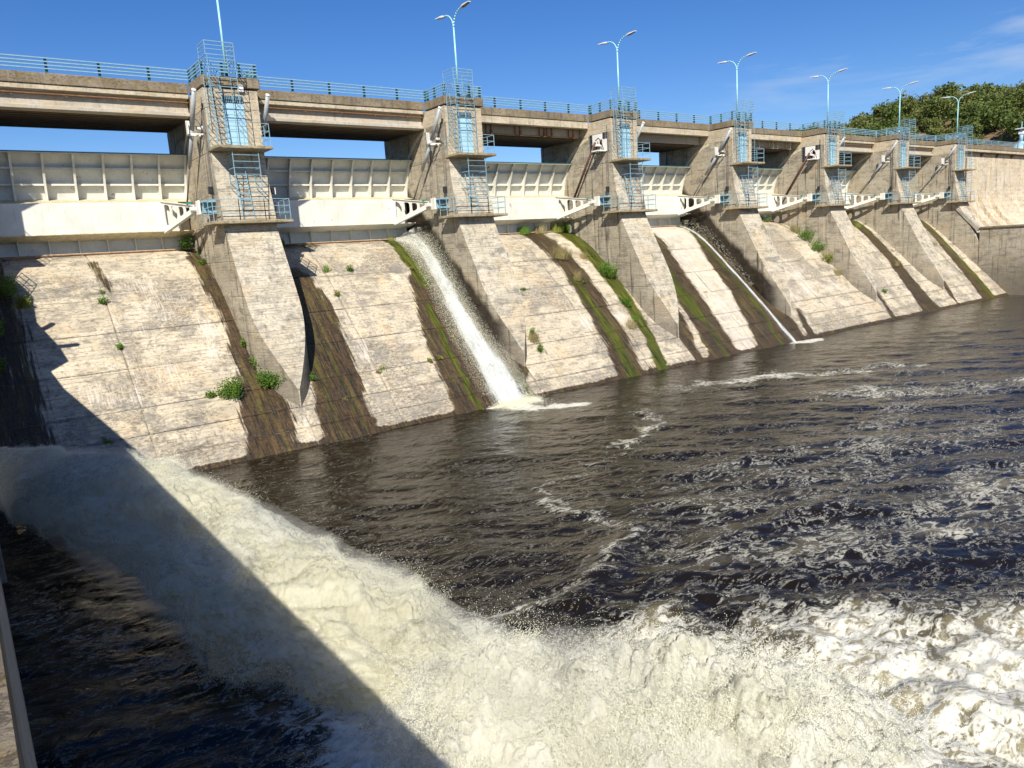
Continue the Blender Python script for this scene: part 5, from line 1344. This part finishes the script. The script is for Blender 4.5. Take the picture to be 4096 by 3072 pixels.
# ------------------------------------------------------------------ waterfall in the second bay, thin stream in the fourth
fr = thing('waterfall', 'white sheet of water leaking down the chute beside the second pier', 'waterfall', (25.5, 0, -6))
yk = np.array([6.9, 5.6, 4.2, 2.8, 1.4, 0, -1.45, -2.95, -4.6])
xl = np.interp
def fall_sheet(name, mat, n, m, lift_, amp, seed, dens, shift=0, wscale=1.0):
    q = np.linspace(0, 1, n); y = 6.9-(6.9+5.30)*q
    u = np.linspace(0, 1, m)
    Yq, Uq = np.meshgrid(y, u, indexing='ij')
    XL = np.interp(-Yq, [-6.9, -3, 0, 1.5, 3.0, 4.7], [25.15, 24.75, 24.2, 24.0, 23.9, 23.75]); XR = np.interp(-Yq, [-6.9, 1.2, 2.2, 3.2, 4.7], [26.56, 26.56, 26.75, 26.95, 27.0])
    X = XL+(XR-XL)*Uq
    hmax = np.interp(-Yq, [-6.9, -6.2, -5, -3.5, -1, 2, 4.7], [.35, .85, 1.05, 1.05, .70, .34, .10])
    hh = hmax*Uq**1.4*lift_+.04
    f = fbm(X*3, Yq*.9, oct=6, seed=seed, gain=.62, ridge=True); g = fbm(X*7, Yq*5, oct=4, seed=seed+3, gain=.7)
    hh = hh+amp*((f-.5)+(g-.5)*.7)*(.4+.8*Uq)
    Z = zspill(Yq)+hh*.80; Y2 = Yq-hh*.55
    me = setmesh(name, np.stack([X-25.5, Y2, Z+6], -1).reshape(-1, 3), grid_faces(n, m), mat, True)
    uvl = me.uv_layers.new(name='UVMap'); uvf = np.stack([Uq, -Yq*.6], -1).reshape(-1, 2)
    li = np.empty(len(me.loops), dtype=np.int32); me.loops.foreach_get('vertex_index', li); uvl.data.foreach_set('uv', uvf[li].astype(np.float32).ravel())
    qq = np.clip((6.9-Yq)/11.6, 0, 1)
    core = np.exp(-((Uq-(.62-.05*qq))/(.12+.20*qq))**2)
    dv = dens+.42*core*(.4+.8*qq)-.18*(1-core)*sstep(.15, .5, qq)+.3*np.exp(-(qq/.10)**2)-.25*np.exp(-((Uq)/.12)**2)
    a_ = me.attributes.new('dens', 'FLOAT', 'POINT'); a_.data.foreach_set('value', dv.astype(np.float32).ravel())
    link(name, me, fr)
    return X, Y2, Z
fall_sheet('sheet', M['fall'], 420, 130, .35, .07, 700, .44)
fall_sheet('veil', M['fall'], 420, 130, .72, .16, 800, .31)
fall_sheet('outer_veil', M['fall'], 420, 130, 1.15, .26, 900, .28)
n = 60000; q = rng.uniform(0, 1, n)**.9; y = 6.8-11.4*q; u = np.clip(rng.beta(1.8, 1.3, n), 0, 1)
XL = np.interp(-y, [-6.9, -3, 0, 1.5, 3.0, 4.7], [25.15, 24.75, 24.2, 24.0, 23.9, 23.75]); XR = np.interp(-y, [-6.9, 1.2, 2.2, 3.2, 4.7], [26.55, 26.55, 26.85, 27.2, 27.3])
x = XL+(XR-XL)*u; hm = np.interp(-y, [-6.9, -6.2, -5, -3.5, -1, 2, 4.7], [.45, 1.0, 1.3, 1.35, 1.0, .6, .3])*u**1.2
hh = hm*rng.uniform(.1, 1.08, n)+.03
drops('spray_drops', np.stack([x, y-hh*.55, zspill(y)+hh*.8], -1), rng.uniform(.003, .0095, n), fr, (25.5, 0, -6))

n = 9000; a = rng.uniform(0, 1, n); drops('splash_drops', np.stack([24.2+a*2.8+rng.normal(0, .25, n), -5.3-rng.exponential(.35, n), ZW+rng.exponential(.12, n)], -1), rng.uniform(.005, .014, n), fr, (25.5, 0, -6))
sr = thing('water_stream', 'thin white stream running down the chute beside the fourth pier', 'stream', (53.6, 0, -6))
yq = np.linspace(6.8, -5.25, 240); uq = np.linspace(0, 1, 24); Yq, Uq = np.meshgrid(yq, uq, indexing='ij')
cx = 53.75-.0*Yq+.12*(fbm(Yq*.5, Yq*0, oct=2, seed=4)-.5); wd = np.interp(-Yq, [-6.8, -3, 2, 4.7], [.6, .42, .36, .6])
X = cx+(Uq-.5)*wd*2; hq = .07*np.sin(np.pi*Uq)+.05*(fbm(X*8, Yq*4, oct=4, seed=6)-.5)+.02
me = setmesh('stream_sheet', np.stack([X-53.6, Yq-hq*.5, zspill(Yq)+hq+6], -1).reshape(-1, 3), grid_faces(240, 24), M['fall'], True)
uvl = me.uv_layers.new(name='UVMap'); li = np.empty(len(me.loops), dtype=np.int32); me.loops.foreach_get('vertex_index', li); uvl.data.foreach_set('uv', np.stack([Uq, -Yq], -1).reshape(-1, 2)[li].astype(np.float32).ravel())
a_ = me.attributes.new('dens', 'FLOAT', 'POINT'); a_.data.foreach_set('value', (.22+.42*np.exp(-((Uq-.5)/.25)**2)+.14*fbm(X*2, Yq*1.2, oct=3, seed=61)).astype(np.float32).ravel())
link('stream_sheet', me, sr)
n = 700; y = 6.6-7.5*rng.uniform(0, 1, n)**1.3; x = 54.55-rng.exponential(.28, n); hh = rng.uniform(0, 1, n)*np.interp(-y, [-6.6, -4, 1], [.5, .8, .4])
ok = x > 53.3
drops('spray_drops', np.stack([x, y-hh*.5, zspill(y)+hh], -1)[ok], rng.uniform(.008, .02, n)[ok], sr, (53.6, 0, -6))
